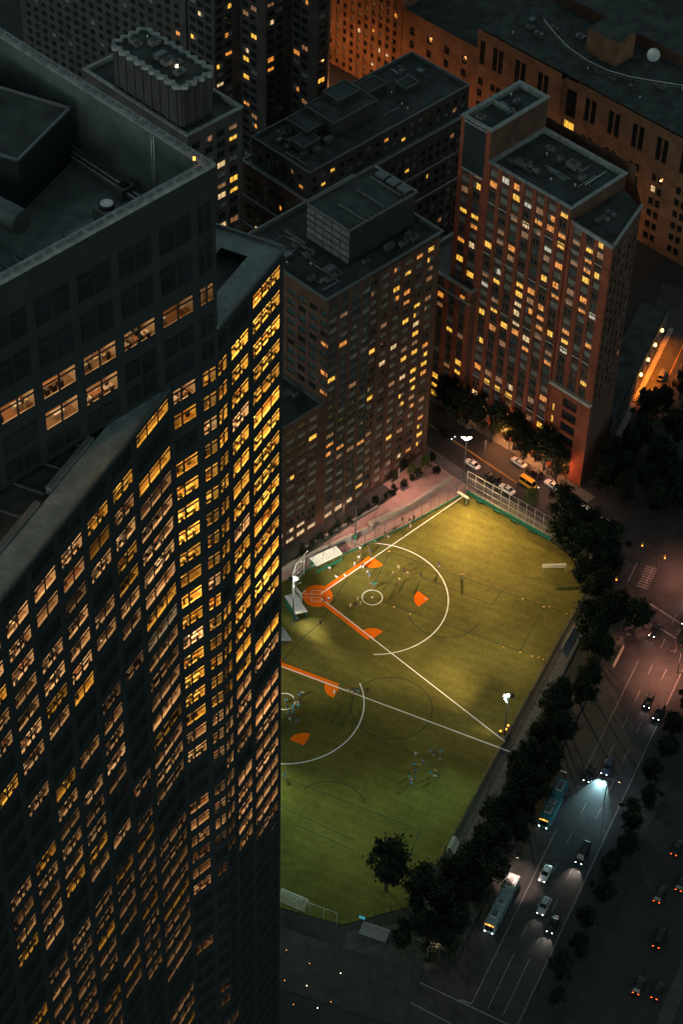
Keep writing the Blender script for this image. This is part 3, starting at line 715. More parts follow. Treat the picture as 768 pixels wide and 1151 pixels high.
# low wing with a roof terrace
secC(-58, -38.6, 41.5, 2.5, [(-57.0+3.7*k, -54.8+3.7*k) for k in range(5)], pier=.2, spand=brick_dk)
w0 = fol(C0, hC, -58, -2.5); plain_walls(C, w0, hC, 19.4, 24, 0, 41.5, brick_dk, (1, 2, 3))
roof_with_parapet(C, w0, hC, 19.4, 22, 41.7, 1.0, .5, conc_d, coping, over=.4)
b = MB(); c = fol(C0, hC, -48.3, -2.65); b.box((c.x, c.y, 37.6), (19.6, .5, .5), coping, RAD(hC)); C.part('stone_band', b)
C.finish(100)

# ------------------------------------------------------------------ stepped block behind
D = Building('terraced_block', (5, 490), 'dark flat roofed brick block with stepped ledges behind the louvred roof house')
hD = 45.5; Dq0 = (-11.0, 463.1); rd = random.Random(9)
chD = lambda p, pal=('orange', 'cream', 'dim', 'yellow'): (lambda bi, ri, P: rd.choice(pal) if rd.random() < p else 'blind' if rd.random() < .35 else 'dark')
rowsD = [(1+3.0*k, 2.6+3.0*k) for k in range(14)]
D.facade(fol(Dq0, hD, 0, 0), hD, 60, 42.3, 50, bays_even(60, 3.3, 1.7), [(43.6, 45.1), (46.4, 48)], brick_gy, choose=chD(.09), mull=1)
D.facade(fol(Dq0, hD, 0, 22), hD-90, 22, 42.3, 50, bays_even(22, 3.1, 1.6), [(43.6, 45.1), (46.4, 48)], brick_gy, choose=chD(.06), mull=1)
D.facade(fol(Dq0, hD, -1.6, -1.6), hD, 62, 0, 42.3, bays_even(62, 2.9, 1.9), rowsD[:13], brick_gy, choose=chD(.03), mull=1, pier=.15)
D.facade(fol(Dq0, hD, -1.6, 24), hD-90, 25.6, 0, 42.3, bays_even(25.6, 2.9, 1.9), rowsD[:13], brick_dk, choose=chD(.05), mull=1)
plain_walls(D, fol(Dq0, hD, -1.6, -1.6), hD, 62, 25.6, 0, 42.3, brick_gy, (1, 2)); plain_walls(D, fol(Dq0, hD, 0, 0), hD, 60, 22, 42.3, 50, brick_gy, (1, 2))
roof_with_parapet(D, fol(Dq0, hD, -1.6, -1.6), hD, 62, 25.6, 42.5, .5, .3, roof_m, coping, over=.3)
roof_with_parapet(D, fol(Dq0, hD, 0, 0), hD, 60, 22, 50.2, 1.0, .35, roof_d, steel_m, over=.1)
for z, ex in ((31.5, .35), (22.5, .3)):
    b = MB(); c = fol(Dq0, hD, 29.4, -1.75); b.box((c.x, c.y, z), (62.4, ex*1.5, .4), coping if z > 30 else conc, RAD(hD)); D.part('stone_band', b)
    b = MB(); c = fol(Dq0, hD, -1.75, 11); b.box((c.x, c.y, z), (ex*1.5, 25.6, .4), coping, RAD(hD)); D.part('stone_band', b)
for s, d, w, l, h_ in ((24, 13, 16, 11, 5), (26, 15, 8, 6, 7), (8, 10, 6, 5, 2.6), (47, 11, 5, 4, 2), (14, 15, 9, 8, 3.6), (37, 16, 9, 5, 3)):
    b = MB(); c = fol(Dq0, hD, s, d); b.box((c.x, c.y, 49.2), (w, l, h_), brick_gy, RAD(hD), roof_d)
    r = rect(fol(Dq0, hD, s-w/2, d-l/2), hD, w, l)
    for k in range(4):
        a, e = Vector(r[k]), Vector(r[(k+1) % 4]); m = (a+e)/2; dd = e-a; b.box((m.x, m.y, 49.2+h_), (dd.length, .25, .3), steel_m, atan2(dd.y, dd.x))
    D.part('roof_house', b)
roof_units(D, fol(Dq0, hD, 1, 1), hD, 57, 20, 49.22, 26, random.Random(12))
roof_clutter(D, fol(Dq0, hD, .5, .5), hD, 58, 21, 49.22, 24, random.Random(47))
D.finish(100)

# ------------------------------------------------------------------ tower with the scalloped crown
E = Building('scalloped_tower', (-45, 440), 'slim dark tower with pale scalloped rim round its roof behind the office roof')
hE = 45.5; E0_ = (-38.4, 421.0); re_ = random.Random(17)
E.facade(E0_, hE, 17, 0, 90, [(1.2+3.9*k, 4.0+3.9*k) for k in range(4)], [(1+3.0*k, 2.8+3.0*k) for k in range(29)], brick_gy, choose=lambda bi, ri, P: re_.choice(['cream', 'orange', 'yellow', 'dim']) if re_.random() < (.6 if bi > 1 else .3) else 'blind' if re_.random() < .4 else 'dark', mull=1, pier=.2)
E.facade(fol(E0_, hE, 0, 37), hE-90, 37, 0, 90, bays_even(37, 3.6, 2.2), [(61+3.0*k, 62.8+3.0*k) for k in range(9)], brick_gy, choose=chD(.05), mull=1)
plain_walls(E, E0_, hE, 17, 37, 0, 90, brick_gy, (1, 2))
roof_with_parapet(E, E0_, hE, 17, 37, 90.2, 1.0, .5, roof_d, coping, over=.4)
b = MB()
X0 = fol(E0_, hE, 1.2, 3.2); XW, XL = 9.8, 24
b.prism(rect(X0, hE, XW, XL), 89.2, 101, brick_gy, roof_d)
for k in range(8):
    c = fol(X0, hE, -.1, 1.5+3*k); b.box((c.x, c.y, 89.2), (.5, .7, 11.2), brick_gy, RAD(hE))
for k in range(4):
    c = fol(X0, hE, .8+2.7*k, -.1); b.box((c.x, c.y, 89.2), (.7, .5, 11.2), brick_gy, RAD(hE))
E.part('crown_house', b)
b = MB(); outer = []; inner = []
r = rect(X0, hE, XW, XL); cn = Vector((sum(p[0] for p in r)/4, sum(p[1] for p in r)/4))
for k in range(4):
    a, c = Vector(r[k]), Vector(r[(k+1) % 4]); n = 4 if k % 2 == 0 else 9; dr = (c-a).normalized(); nr = Vector((dr.y, -dr.x))
    for j in range(n*6):
        t = j/(n*6); ph = (t*n) % 1.0; outer.append(a+(c-a)*t + nr*(.15+1.15*abs(sin(pi*ph)))); inner.append(a+(c-a)*t - nr*(.75-.75*abs(sin(pi*ph))))
n = len(outer)
for j in range(n):
    k = (j+1) % n
    b.face([(*outer[j], 101.5), (*outer[k], 101.5), (*inner[k], 101.5), (*inner[j], 101.5)], coping)
    b.face([(*outer[j], 100.6), (*outer[k], 100.6), (*outer[k], 101.5), (*outer[j], 101.5)], coping)
    b.face([(*inner[k], 101.01), (*inner[j], 101.01), (*inner[j], 101.5), (*inner[k], 101.5)], coping)
E.part('scalloped_rim', b)
roof_units(E, fol(X0, hE, .5, .5), hE, 8.5, 22, 101.02, 9, random.Random(2), margin=1)
b = MB(); c = fol(X0, hE, 5, 7); b.box((c.x, c.y, 101.02), (.6, .6, .9), WARMW); b.box((c.x, c.y, 101.92), (.8, .8, .1), steel_m); E.part('roof_lamp', b)
E.finish(100)

# ------------------------------------------------------------------ distant towers
Fz = Building('zigzag_tower', (-25, 550), 'very dark zigzag fronted tower with scattered orange windows at top of the photo')
rf = random.Random(41); zz = [(-48, 541), (-40, 533), (-33, 540), (-25.5, 532.5), (-18.5, 539.5), (-11, 532), (-8, 535)]
for i in range(len(zz)-1):
    a, c = Vector(zz[i]), Vector(zz[i+1]); L = (c-a).length; hh_ = math.degrees(atan2(c.y-a.y, c.x-a.x))
    Fz.facade((*a, 0), hh_, L, 0, 96, [(.7+3.4*k, 3.3+3.4*k) for k in range(int((L-.8)//3.4))], [(1+3.0*k, 2.7+3.0*k) for k in range(31)], brick_gy, choose=lambda bi, ri, P: rf.choice(['orange', 'cream', 'yellow', 'dim']) if rf.random() < .19 else 'blind' if rf.random() < .1 else 'dark', mull=1)
fp = zz + [(-8, 575), (-48, 575)]
for i in range(len(zz)-1, len(fp)):
    a, c = fp[i], fp[(i+1) % len(fp)]; Fz.wall.face([(*a, 0), (*c, 0), (*c, 96), (*a, 96)], brick_gy)
b = MB(); b.face([(*p, 96) for p in fp], roof_d); Fz.part('roof', b); Fz.finish(100)
Fy = Building('slab_tower', (-75, 575), 'unlit dark slab tower beyond the scalloped roof rim')
Fy.facade((-104, 590), -40, 72, 0, 84, bays_even(72, 3.6, 1.9), [(1+3.0*k, 2.6+3.0*k) for k in range(27)], brick_gy, choose=lambda bi, ri, P: 'orange' if rf.random() < .012 else 'blind' if rf.random() < .05 else 'dark', mull=1)
plain_walls(Fy, (-104, 590), -40, 72, 20, 0, 84, brick_gy, (1, 2, 3)); b = MB(); b.face([(x, y, 84) for x, y in rect((-104, 590), -40, 72, 20)], roof_d); Fy.part('roof', b); Fy.finish(100)

hH = -43.5; H0 = (35.6, 550.6); rh = random.Random(19)
G = Building('brick_apartments', (-3, 585), 'orange lit brick apartment house with many small dark windows at top centre')
G.facade(fol(H0, hH, -63, .0), hH, 32.6, 0, 58, bays_even(32.6, 3.0, 1.5), [(1+3.0*k, 2.7+3.0*k) for k in range(18)], brick_or, choose=lambda bi, ri, P: rh.choice(['orange', 'cream']) if rh.random() < .04 else 'blind' if rh.random() < (.7 if bi < 2 else .25) else 'dark', mull=1, pier=.2)
plain_walls(G, fol(H0, hH, -63, 0), hH, 32.6, 20, 0, 58, brick_or, (1, 2, 3)); roof_with_parapet(G, fol(H0, hH, -63, 0), hH, 32.6, 20, 58.1); G.finish(100)
H = Building('school_building', (60, 540), 'long orange brick school with tall dark window groups at top right')
def chH(bi, ri, P):
    if rh.random() < .035: return rh.choice(['yellow', 'cream'])
    return 'dark'
H.facade(fol(H0, hH, -30.2, 0), hH, 30, 0, 33, [(3+7*k, 5+7*k) for k in range(4)], [(3+4.5*k, 5.6+4.5*k) for k in range(6)], brick_or, choose=chH, mull=1, depth=.4)
H.facade(fol(H0, hH, -.2, -.6), hH, 32, 0, 40, [(1.3, 3.2)] + [(6.2+8.6*k+q, 8.0+8.6*k+q) for k in range(3) for q in (0, 2.2)], [(2+4*k, 4.4+4*k) for k in range(6)] + [(29, 36.8)], brick_or, choose=lambda bi, ri, P: chH(bi, ri, P), mull=1, transom=.5, depth=.3)
H.facade(fol(H0, hH, 31.8, 1.2), hH, 6, 0, 38, [(.8, 5.2)], [(2, 5), (6.5, 9.5), (11, 14), (17.5, 24.5), (26, 35)], brick_or, choose=lambda bi, ri, P: 'yellow' if ri == 3 else 'dark', mull=2, depth=.5)
H.facade(fol(H0, hH, 37.8, -.6), hH, 52, 0, 40, [(3+8.6*k+q, 4.8+8.6*k+q) for k in range(6) for q in (0, 2.3)], [(2+4*k, 4.4+4*k) for k in range(6)] + [(29, 36.8)], brick_or, choose=lambda bi, ri, P: 'dark' if rh.random() > .05 else 'cream', mull=1, transom=.5, depth=.5)
plain_walls(H, fol(H0, hH, -30.2, 0), hH, 120, 45, 0, 33, brick_or, (1, 2, 3))
for s in (-.2, 31.8, 37.8):
    a = fol(H0, hH, s, -.6); c = fol(H0, hH, s, 45); H.wall.face([(a.x, a.y, 0), (c.x, c.y, 0), (c.x, c.y, 38), (a.x, a.y, 38)], brick_or)
b = MB(); b.face([(x, y, 39) for x, y in rect(fol(H0, hH, -.2, 1.2), hH, 90, 45)], roof_d); b.face([(x, y, 32.4) for x, y in rect(fol(H0, hH, -30.2, .3), hH, 29.9, 45)], roof_d); H.part('roof', b)
b = MB(); pts = [(x, y, 41.2) for x, y in [(53.9, 554.8), (57.2, 546.5), (60.6, 539.8), (65.4, 533.7), (70.9, 529.0), (76.7, 526.2), (83.5, 524.4), (91.6, 522.6)]]
b.tube(pts, .13, alu, 5); b.tube([(x, y, z-.9) for x, y, z in pts], .12, steel_m, 5); H.part('curved_rail', b)
b = MB(); b.prism(rect(fol(H0, hH, 28, 14), hH, 11, 8), 39, 47, brick_or, roof_d); H.part('roof_house', b)
b = MB(); b.prism(rect(fol(H0, hH, 4, 28), hH, 60, 16), 39, 42.5, brick_dk, roof_d); H.part('roof_house', b)
b = MB(); c = Vector((84.3, 535.9, 0)); b.tube([(c.x, c.y, 39), (c.x, c.y, 41.5)], .25, steel_m, 8)
dish = [(c.x, c.y, 42.0)]; ax = (Vector((-.2, -.75, .62))).normalized(); e1 = ax.cross(Vector((0, 0, 1))).normalized(); e2 = ax.cross(e1)
vs = []; fs = []
for i, (rr, dp) in enumerate(((.05, 0), (.7, .08), (1.4, .3), (1.9, .6))):
    for j in range(20): vs.append(Vector((c.x, c.y, 42.2))+ax*dp+(e1*cos(2*pi*j/20)+e2*sin(2*pi*j/20))*rr)
for i in range(3):
    for j in range(20): fs.append((i*20+j, i*20+(j+1) % 20, (i+1)*20+(j+1) % 20, (i+1)*20+j))
b.add(vs, fs, alu, True); H.part('satellite_dish', b)
roof_units(H, fol(H0, hH, 5, 3), hH, 80, 18, 39.02, 18, random.Random(5))
H.finish(100)
# low dark block right of the brick tower, with a lit arcade facing the side street
Lw = Building('low_block', (75, 425), 'low dark block beside the orange lit side street at right')
l0 = V2((70.0, 421.0)); hI = 69; LH = 7.5
Lw.facade(l0, hI, 48, 0, LH, [(4+6.3*k, 5.6+6.3*k) for k in range(7)], [(1.0, 3.0)], conc_d, depth=.2, choose=lambda bi, ri, P: 'dark', mull=1)
b = MB(); b.face([(x, y, LH+.02) for x, y in rect(l0, hI, 48, 8, .2)], roof_d); Lw.part('roof', b); 
plain_walls(Lw, l0, hI, 48, 8, 0, LH, conc_d, (1, 2, 3)); Lw.finish(10)
# ------------------------------------------------------------------ ground, streets
hW = 66.6; W0 = Vector((39.3, 320.6, 0)); dW = U(hW); nW = N(hW)          # West side highway frame: t to the right, a along
def Wp(t, a, z=0): return W0 + nW*t + dW*a + Vector((0, 0, z))
hS = -43.5; S0 = Vector((45.0, 408.0, 0)); dS = U(hS); nS = Vector((.688, .725, 0))
def Sp(n, a, z=0):
    return S0 + dS*a + nS*(n-326.8) + Vector((0, 0, z))
def sheet(b, pts, m): b.face([(p.x, p.y, p.z) for p in pts], m)
b = MB(); b.face([(-4000, -500, -.05), (4000, -500, -.05), (4000, 6000, -.05), (-4000, 6000, -.05)], ground_m); structure('ground', b)
b = MB()
sheet(b, [Wp(12.5, -140, 0), Wp(30.2, -140, 0), Wp(30.2, 160, 0), Wp(12.5, 160, 0)], asphalt)
sheet(b, [Wp(38, -140, 0), Wp(55, -140, 0), Wp(55, 160, 0), Wp(38, 160, 0)], asphalt3)
sheet(b, [Sp(316.5, -70, .004), Sp(316.5, 50, .004), Sp(330, 50, .004), Sp(330, -70, .004)], asphalt)
sheet(b, [Wp(-30, -84, .004), Wp(-30, -70, .004), Wp(60, -62, .004), Wp(60, -76, .004)][::-1], asphalt)
sheet(b, [Vector((69, 418, .003)), Vector((110, 404, .003)), Vector((130, 470, .003)), Vector((88, 486, .003))], asphalt2)
structure('road', b)
b = MB()
def kerb(p0, p1, w, m=conc, z=.13):
    d = (p1-p0).normalized(); l = Vector((-d.y, d.x, 0)); q = [p0, p1, p1+l*w, p0+l*w]
    b.prism([(p.x, p.y) for p in q], -.04, z, m)
kerb(Wp(12.5, -60), Wp(12.5, 46), 3.2, asphalt2); kerb(Wp(5.0, -60), Wp(5.0, 50), 2.6, conc_d); kerb(Wp(38, -140), Wp(38, 46), 7.6, ground_m, .14)
kerb(Wp(58, -140), Wp(58, 60), 3, asphalt2)
kerb(Sp(316.3, 22), Sp(316.3, -60), -0.0+3.2, conc_d); kerb(Sp(333.1, 20), Sp(333.1, -50), 3.0, conc_d)
structure('pavement', b)
b = MB()      # road markings
def line(p0, p1, w, m=paint_road, z=.008):
    p0 = V2(p0); p1 = V2(p1); d = (p1-p0).normalized(); l = Vector((-d.y, d.x, 0))*w/2
    b.face([(*(p0-l).xy, z), (*(p1-l).xy, z), (*(p1+l).xy, z), (*(p0+l).xy, z)][::1], m)
for t in (22.9, 26.3):
    line(Wp(t, -69), Wp(t, -54), .16)
    for k in range(16): line(Wp(t, -50+9*k), Wp(t, -46.6+9*k), .15)
line(Wp(19.5, -69), Wp(19.5, -20), .18); line(Wp(19.5, -2), Wp(19.5, 34), .16); line(Wp(29.8, -72), Wp(29.8, 40), .16)
line(Wp(10.2, 18), Wp(10.2, 34), .5); line(Wp(8.9, 2), Wp(8.9, 15), .3); line(Wp(12.3, 44), Wp(12.3, 52), .3, paint_road, .14)
line(Wp(17.0, -69.5), Wp(19.5, -69.3), .45)
line(Wp(8, -69.2), Wp(30.5, -70.8), .28); line(Wp(8, -74.4), Wp(31, -77), .28)
line(Vector((74.6, 362.8, 0)), Vector((82.6, 355.6, 0)), .4); line(Vector((75.8, 355.4, 0)), Vector((85, 347.4, 0)), .4)
for k in range(9):      # zebra over the side street
    p = Vector((71.9, 368.6, 0))+U(68)*(.9*k); line(p+N(68)*.3, p+N(68)*3.1, .42)
line(Vector((70.0, 369.5, 0)), Vector((72.9, 376.6, 0)), .3); line(Vector((73.7, 367.6, 0)), Vector((76.8, 375.2, 0)), .3)
line(Sp(322.6, -40), Sp(322.6, 3), .12, paint_y); line(Sp(322.9, -40), Sp(322.9, 3), .12, paint_y); line(Sp(325.5, 26), Sp(317.2, 26), .5)
for k in range(8):
    p = Vector((80.0, 424.5, 0))+U(69)*(4.5*k); line(p, p+U(69)*2.2, .18)
line(Vector((78.2, 425, 0)), Vector((94, 466, 0)), .16, paint_y)
structure('road_marking', b)
b = MB(); kerb(Vector((76.9, 434.5, 0)), Vector((72.0, 421.6, 0)), -1.5, conc); kerb(Vector((89.5, 466, 0)), Vector((77.3, 435.5, 0)), -1.4, conc); kerb(Vector((83.5, 421, 0)), Vector((98, 458, 0)), -2.5, conc_d)
structure('pavement', b)

# ------------------------------------------------------------------ ball field
home = Vector((-5.068, 361.65, 0)); tF = .0050225
uF = Vector((cos(tF), sin(tF), 0)); vF = Vector((-sin(tF), cos(tF), 0))
def Fp(a, c, z=0): return home + uF*a + vF*c + Vector((0, 0, z))
ftm = .3048
b = MB(); fld = [(30.8, 398.9), (15.4, 386.3), (3.4, 377.9), (-9.5, 369.5), (-17, 364), (-24, 352), (-40, 280), (3.0, 267.5), (16.5, 272.5), (24.3, 286.5), (39.3, 320.6), (58.5, 363), (62, 372), (51.3, 383.4)][::-1]
b.face([(x, y, .004) for x, y in fld], turf); field = structure('field', b)
field['kind'] = 'structure'
b = MB()
def stripe(p0, p1, w, m, z):
    d = (p1-p0).normalized(); l = Vector((-d.y, d.x, 0))*w/2
    b.face([(*(p0-l).xy, z), (*(p1-l).xy, z), (*(p1+l).xy, z), (*(p0+l).xy, z)], m)
def arcs(c, r, a0, a1, w, m, z, n=48):
    for i in range(n):
        t0 = a0+(a1-a0)*i/n; t1 = a0+(a1-a0)*(i+1)/n
        q = [c+Vector((cos(t), sin(t), 0))*rr for t, rr in ((t0, r-w/2), (t0, r+w/2), (t1, r+w/2), (t1, r-w/2))]
        b.face([(p.x, p.y, z) for p in q], m)
def disc(c, r, a0, a1, m, z, n=24):
    pts = [(c.x, c.y, z)] + [(c.x+r*cos(a0+(a1-a0)*i/n), c.y+r*sin(a0+(a1-a0)*i/n), z) for i in range(n+1)]
    b.face(pts, m)
def diamond(hm, ang, far3, far1, Rcorner=3.6):
    """Softball infield: ang = heading of home to second base."""
    sd = 60*ftm; a = RAD(ang); e = lambda t, r: hm+Vector((cos(a+t), sin(a+t), 0))*r
    q = pi/4
    # orange clay: home circle, base cut-outs and the two running lanes
    disc(hm, 3.65, 0, 2*pi, clay, .012, 40)
    for sgn, base in ((1, e(q, sd)), (-1, e(-q, sd))):
        dirb = Vector((cos(a+sgn*q), sin(a+sgn*q), 0)); nb = Vector((-dirb.y, dirb.x, 0))*sgn
        b.face([(*(p).xy, .010) for p in ((hm+nb*1.15, base+nb*1.15, base-nb*.25, hm-nb*.25) if sgn < 0 else (hm-nb*.25, base-nb*.25, base+nb*1.15, hm+nb*1.15))], clay)
        c = base + dirb*.6 + nb*.25
        t0 = atan2(-dirb.y, -dirb.x); disc(c, Rcorner, t0-(0 if sgn < 0 else -0), t0+(-pi/2 if sgn < 0 else pi/2)*1.0, clay, .014)
    c = e(0, sd*sqrt(2)+.9); t0 = a+pi; disc(c, Rcorner, t0-q, t0+q, clay, .010)
    # white chalk
    for sgn, L in ((1, far3), (-1, far1)): stripe(e(sgn*q, 1.2), e(sgn*q, L), .27, paint_w, .020)
    arcs(e(0, 43*ftm), 60*ftm, a-1.55, a+1.55, .27, paint_w, .018, 70)
    arcs(e(0, 43*ftm), 8*ftm, 0, 2*pi, .27, paint_w, .018)
    n = Vector((-sin(a), cos(a), 0)); d = Vector((cos(a), sin(a), 0))
    for sgn in (1, -1):
        o = hm + n*sgn*1.15 + d*-.3
        for s in (-.8, .8): stripe(o+d*-1.2+n*s*.75, o+d*1.2+n*s*.75, .13, paint_w, .022)
        for s in (-1.2, 1.2): stripe(o+d*s-n*.6, o+d*s+n*.6, .13, paint_w, .021)
    for s in (-.55, .55): stripe(hm+d*-4.2+n*s, hm+d*-.6+n*s, .12, paint_w, .021)
    stripe(hm+d*-4.2-n*.55, hm+d*-4.2+n*.55, .12, paint_w, .022)
    return e
diamond(home, math.degrees(tF), 51.5, 61.5)
# second diamond mirrored towards the south, home behind the tower
f2a = Vector((-13.2, 339.0, 0)); f2b = Vector((37.9, 316.3, 0)); d2 = (f2b-f2a).normalized(); h2 = math.degrees(atan2(d2.y, d2.x))
b1 = Vector((0.3, 333.0, 0)); home2 = b1 - d2*18.3
ah = h2-45
e2 = diamond(home2, ah, 75.0, 40)
o = structure('field_marking', b, field)
b = MB()
def soc(pts, w=.2):
    for p, q in zip(pts, pts[1:]): stripe(V2(p), V2(q), w, line_d, .009)
P_ = lambda x, y: ((x, y))
for L_ in ([(12.3, 377.2), (49.5, 360.6), (54.8, 358.5)], [(19.5, 369.2), (36.9, 360.5), (39.2, 365.4)], [(10.5, 360.5), (43.0, 345.9), (49.3, 360.4)], [(12.2, 377.1), (8.3, 366.0)], [(2.0, 368.1), (-4.0, 353.2), (-8.5, 347.6), (-16, 335)],
           [(-8.1, 293.3), (5.2, 286.6)], [(-14, 307.5), (5.2, 298.9), (19.4, 292.7), (16.9, 285.5)], [(-14, 299.5), (5.3, 289.3)], [(50.2, 369.6), (44.5, 369.9)]): soc(L_)
arcs(Vector((12.9, 327.3, 0)), 9.3, 0, 2*pi, .22, line_d, .008); arcs(Vector((25.5, 358.5, 0)), 9, pi+.25, 2*pi-.5, .22, line_d, .0095)
arcs(Vector((-.6, 297.2, 0)), 8.2, .3, pi*.75, .22, line_d, .0095)
structure('dark_field_marking', b, field)
# terrace and paths between the block and the field
b = MB()
sheet(b, [Vector((-30, 360, .005)), Vector((-13, 366.5, .005)), Vector((4, 377.7, .005)), Vector((16, 386, .005)), Vector((31.5, 399, .005)), Vector((22.5, 413.5, .005)), Vector((-14, 376.4, .005)), Vector((-30, 371, .005))], pave_pink_lit)
sheet(b, [fol(B0, hB, -20, -.1)+Vector((0, 0, .009)), fol(B0, hB, -20, -5.2)+Vector((0, 0, .009)), fol(B0, hB, 34, -5.2)+Vector((0, 0, .009)), fol(B0, hB, 34, -.1)+Vector((0, 0, .009))], asphalt2)
sheet(b, [Sp(309, 20, .003), Sp(309, -40, .003), Sp(316.4, -40, .003), Sp(316.4, 20, .003)][::-1], pave_pink_lit)
sheet(b, [Wp(1.2, -50, .003), Wp(4.9, -50, .003), Wp(4.9, 50, .003), Wp(1.2, 50, .003)], asphalt2)
sheet(b, [Vector((2, 258, .003)), Vector((20, 252, .003)), Vector((24, 270, .003)), Vector((4, 266, .003))], asphalt2)
structure('path', b)

# ------------------------------------------------------------------ field furniture
def wallpiece(name, pts, h, th, m, top, label, cat='wall', z0=0):
    b = MB(); c = MB()
    for p, q in zip(pts, pts[1:]):
        p = V2(p); q = V2(q); d = q-p; mm = (p+q)/2; b.box((mm.x, mm.y, z0), (d.length, th, h), m, atan2(d.y, d.x)); c.box((mm.x, mm.y, z0+h), (d.length+.1, th+.15, .15), top, atan2(d.y, d.x))
    r = empty(name, (pts[0][0], pts[0][1], 0), label, cat); o = b.build('wall_body', r, r.location); o.location = (0, 0, 0); o = c.build('coping', r, r.location); o.location = (0, 0, 0); return r
wallpiece('ramp_wall', [(-16.5, 366.4), (-11.6, 371.3), (-2, 378.3), (6.5, 384.2)], 1.3, .5, conc, stone, 'long pale topped ramp wall above the dugouts and backstop')
wallpiece('ramp_wall', [(7.0, 385.6), (17.5, 393.6), (27.5, 403.2)], 1.2, .9, stone, stone, 'broad pale stone wall along the pink path near field corner')
wallpiece('planter_wall', [(-8.5, 377.6), (1, 385.5), (9, 392.5)], .6, .5, conc_d, conc, 'low dark planter wall at the foot of the brown brick block')
def pillar(x, y, label):
    b = MB(); r = empty('gate_pillar', (x, y, 0), label, 'pillar', 'pale pillars along the ramp wall'); b.box((0, 0, 0), (.55, .55, 1.9), coping, RAD(40)); b.box((0, 0, 1.9), (.75, .75, .2), stone, RAD(40)); b.build('shaft', r)
for i, (x, y) in enumerate([(-9.2, 372.4), (-3.3, 376.7), (2.6, 380.8), (7.6, 384.6)]): pillar(x, y, 'pale square pillar, %s from the left along the ramp wall' % ORD[i])
def fence(name, pts, h, step, m, label, rails=(1.0,), pad=None, cat='fence', pr=.05, mesh=None):
    r = empty(name, (pts[0][0], pts[0][1], 0), label, cat); rl = MB(); pb = MB()
    for p, q in zip(pts, pts[1:]):
        p = V2(p); q = V2(q); d = q-p; n = max(1, round(d.length/step))
        for k in range(n+1 if q == V2(pts[-1]) else n):
            c = p+d*k/n; s = MB(); s.tube([(0, 0, 0), (0, 0, h)], pr, m, 6); o = s.build('post', r); o.location = c-r.location
        for zf in rails: rl.tube([p+Vector((0, 0, h*zf)), q+Vector((0, 0, h*zf))], pr*.8, m, 5)
        if mesh:       # chain link drawn as sparse wires
            L = d.length; w = d.normalized(); k = 0; st = mesh
            for k in range(int(L/st)):
                c = p+w*(k*st); rl.tube([c, c+Vector((0, 0, h))], .010, m, 3, cap=False)
            for k in range(int(h/st)): rl.tube([p+Vector((0, 0, k*st)), q+Vector((0, 0, k*st))], .010, m, 3, cap=False)
        if pad:
            mm = (p+q)/2; nn = Vector((-d.y, d.x, 0)).normalized(); pb.box((mm.x, mm.y, .02), (d.length, .35, pad), green_pad, atan2(d.y, d.x))
    o = rl.build('rail', r, r.location); o.location = (0, 0, 0)
    if pad: o = pb.build('base_pad', r, r.location); o.location = (0, 0, 0)
    return r
fence('tall_fence', [(31.3, 398.9), (51.8, 383.0)], 7.5, 2.6, alu, 'tall pale ball fence with green base pads at street end of field', rails=(.2, .47, .74, 1), pad=1.0, mesh=1.6, pr=.055)
b = MB()
for k in range(4):
    r = empty('padded_bench', (34.5+4.2*k, 395.6-3.27*k, 0), 'dark green padded bench at the tall fence, %s from the left' % ORD[k], 'bench', 'benches along the tall fence', RAD(-37.8))
    b = MB(); b.box((0, 0, .42), (1.7, .5, .1), green_pad); b.build('seat', r)
    for s in (-.7, .7): b = MB(); b.box((s, 0, 0), (.12, .4, .42), black_p); b.build('leg', r)
fence('field_fence', [(-9.2, 369.2), (3.6, 377.6), (15.6, 386.0), (30.9, 398.7)], 4.2, 3.0, black_p, 'dark wire fence with green foot board between pink path and field', rails=(.3, 1), pad=.3, pr=.045)
fence('roadside_fence', [(24.6, 286.2), (39.6, 320.4), (49.6, 343.2), (58.6, 363.0)], 3.0, 3.0, steel_m, 'long grey wire fence along road side of field', rails=(.5, 1), pr=.045, mesh=.6)
fence('corner_fence', [(2.0, 267.4), (9.6, 270.2), (16.5, 272.2), (24.4, 286.0)], 3.5, 3.0, black_p, 'dark wire fence round the shaded south corner of field', rails=(.5, 1), pr=.045)
fence('south_fence', [(-24, 277.5), (-6.8, 270.6), (1.8, 267.2)], 4.5, 3.5, white_p, 'pale topped wire fence at shaded south end of field', rails=(1,), pr=.045)
# backstop: white pipe frame around home plate
r = empty('backstop', (home.x-5, home.y, 0), 'white pipe frame backstop behind home plate', 'backstop')
bp = [(-8.8, 355.6), (-10.6, 358.2), (-11.2, 361.6), (-10.6, 365.2), (-8.6, 368.6)]
fr = MB()
for i, (x, y) in enumerate(bp):
    s = MB(); s.tube([(x, y, 0), (x, y, 7.0), ((x+1.6) if i in (1, 2, 3) else x+.8, y, 8.2)], .11, white_p, 6); o = s.build('post', r, r.location); o.location = (0, 0, 0)
for z in (1.2, 2.9, 4.6, 6.2, 7.0):
    s = MB()
    s.tube([(x, y, z) for x, y in bp], .08, white_p, 5); o = s.build('rail', r, r.location); o.location = (0, 0, 0)
net = MB()
for p, q in zip(bp, bp[1:]):
    p = V2(p); q = V2(q)
    for k in range(9): c = p+(q-p)*k/9; net.tube([c, c+Vector((0, 0, 7))], .012, alu, 3, cap=False)
    for k in range(14): net.tube([p+Vector((0, 0, .5*k)), q+Vector((0, 0, .5*k))], .012, alu, 3, cap=False)
o = net.build('wire_net', r, r.location); o.location = (0, 0, 0)
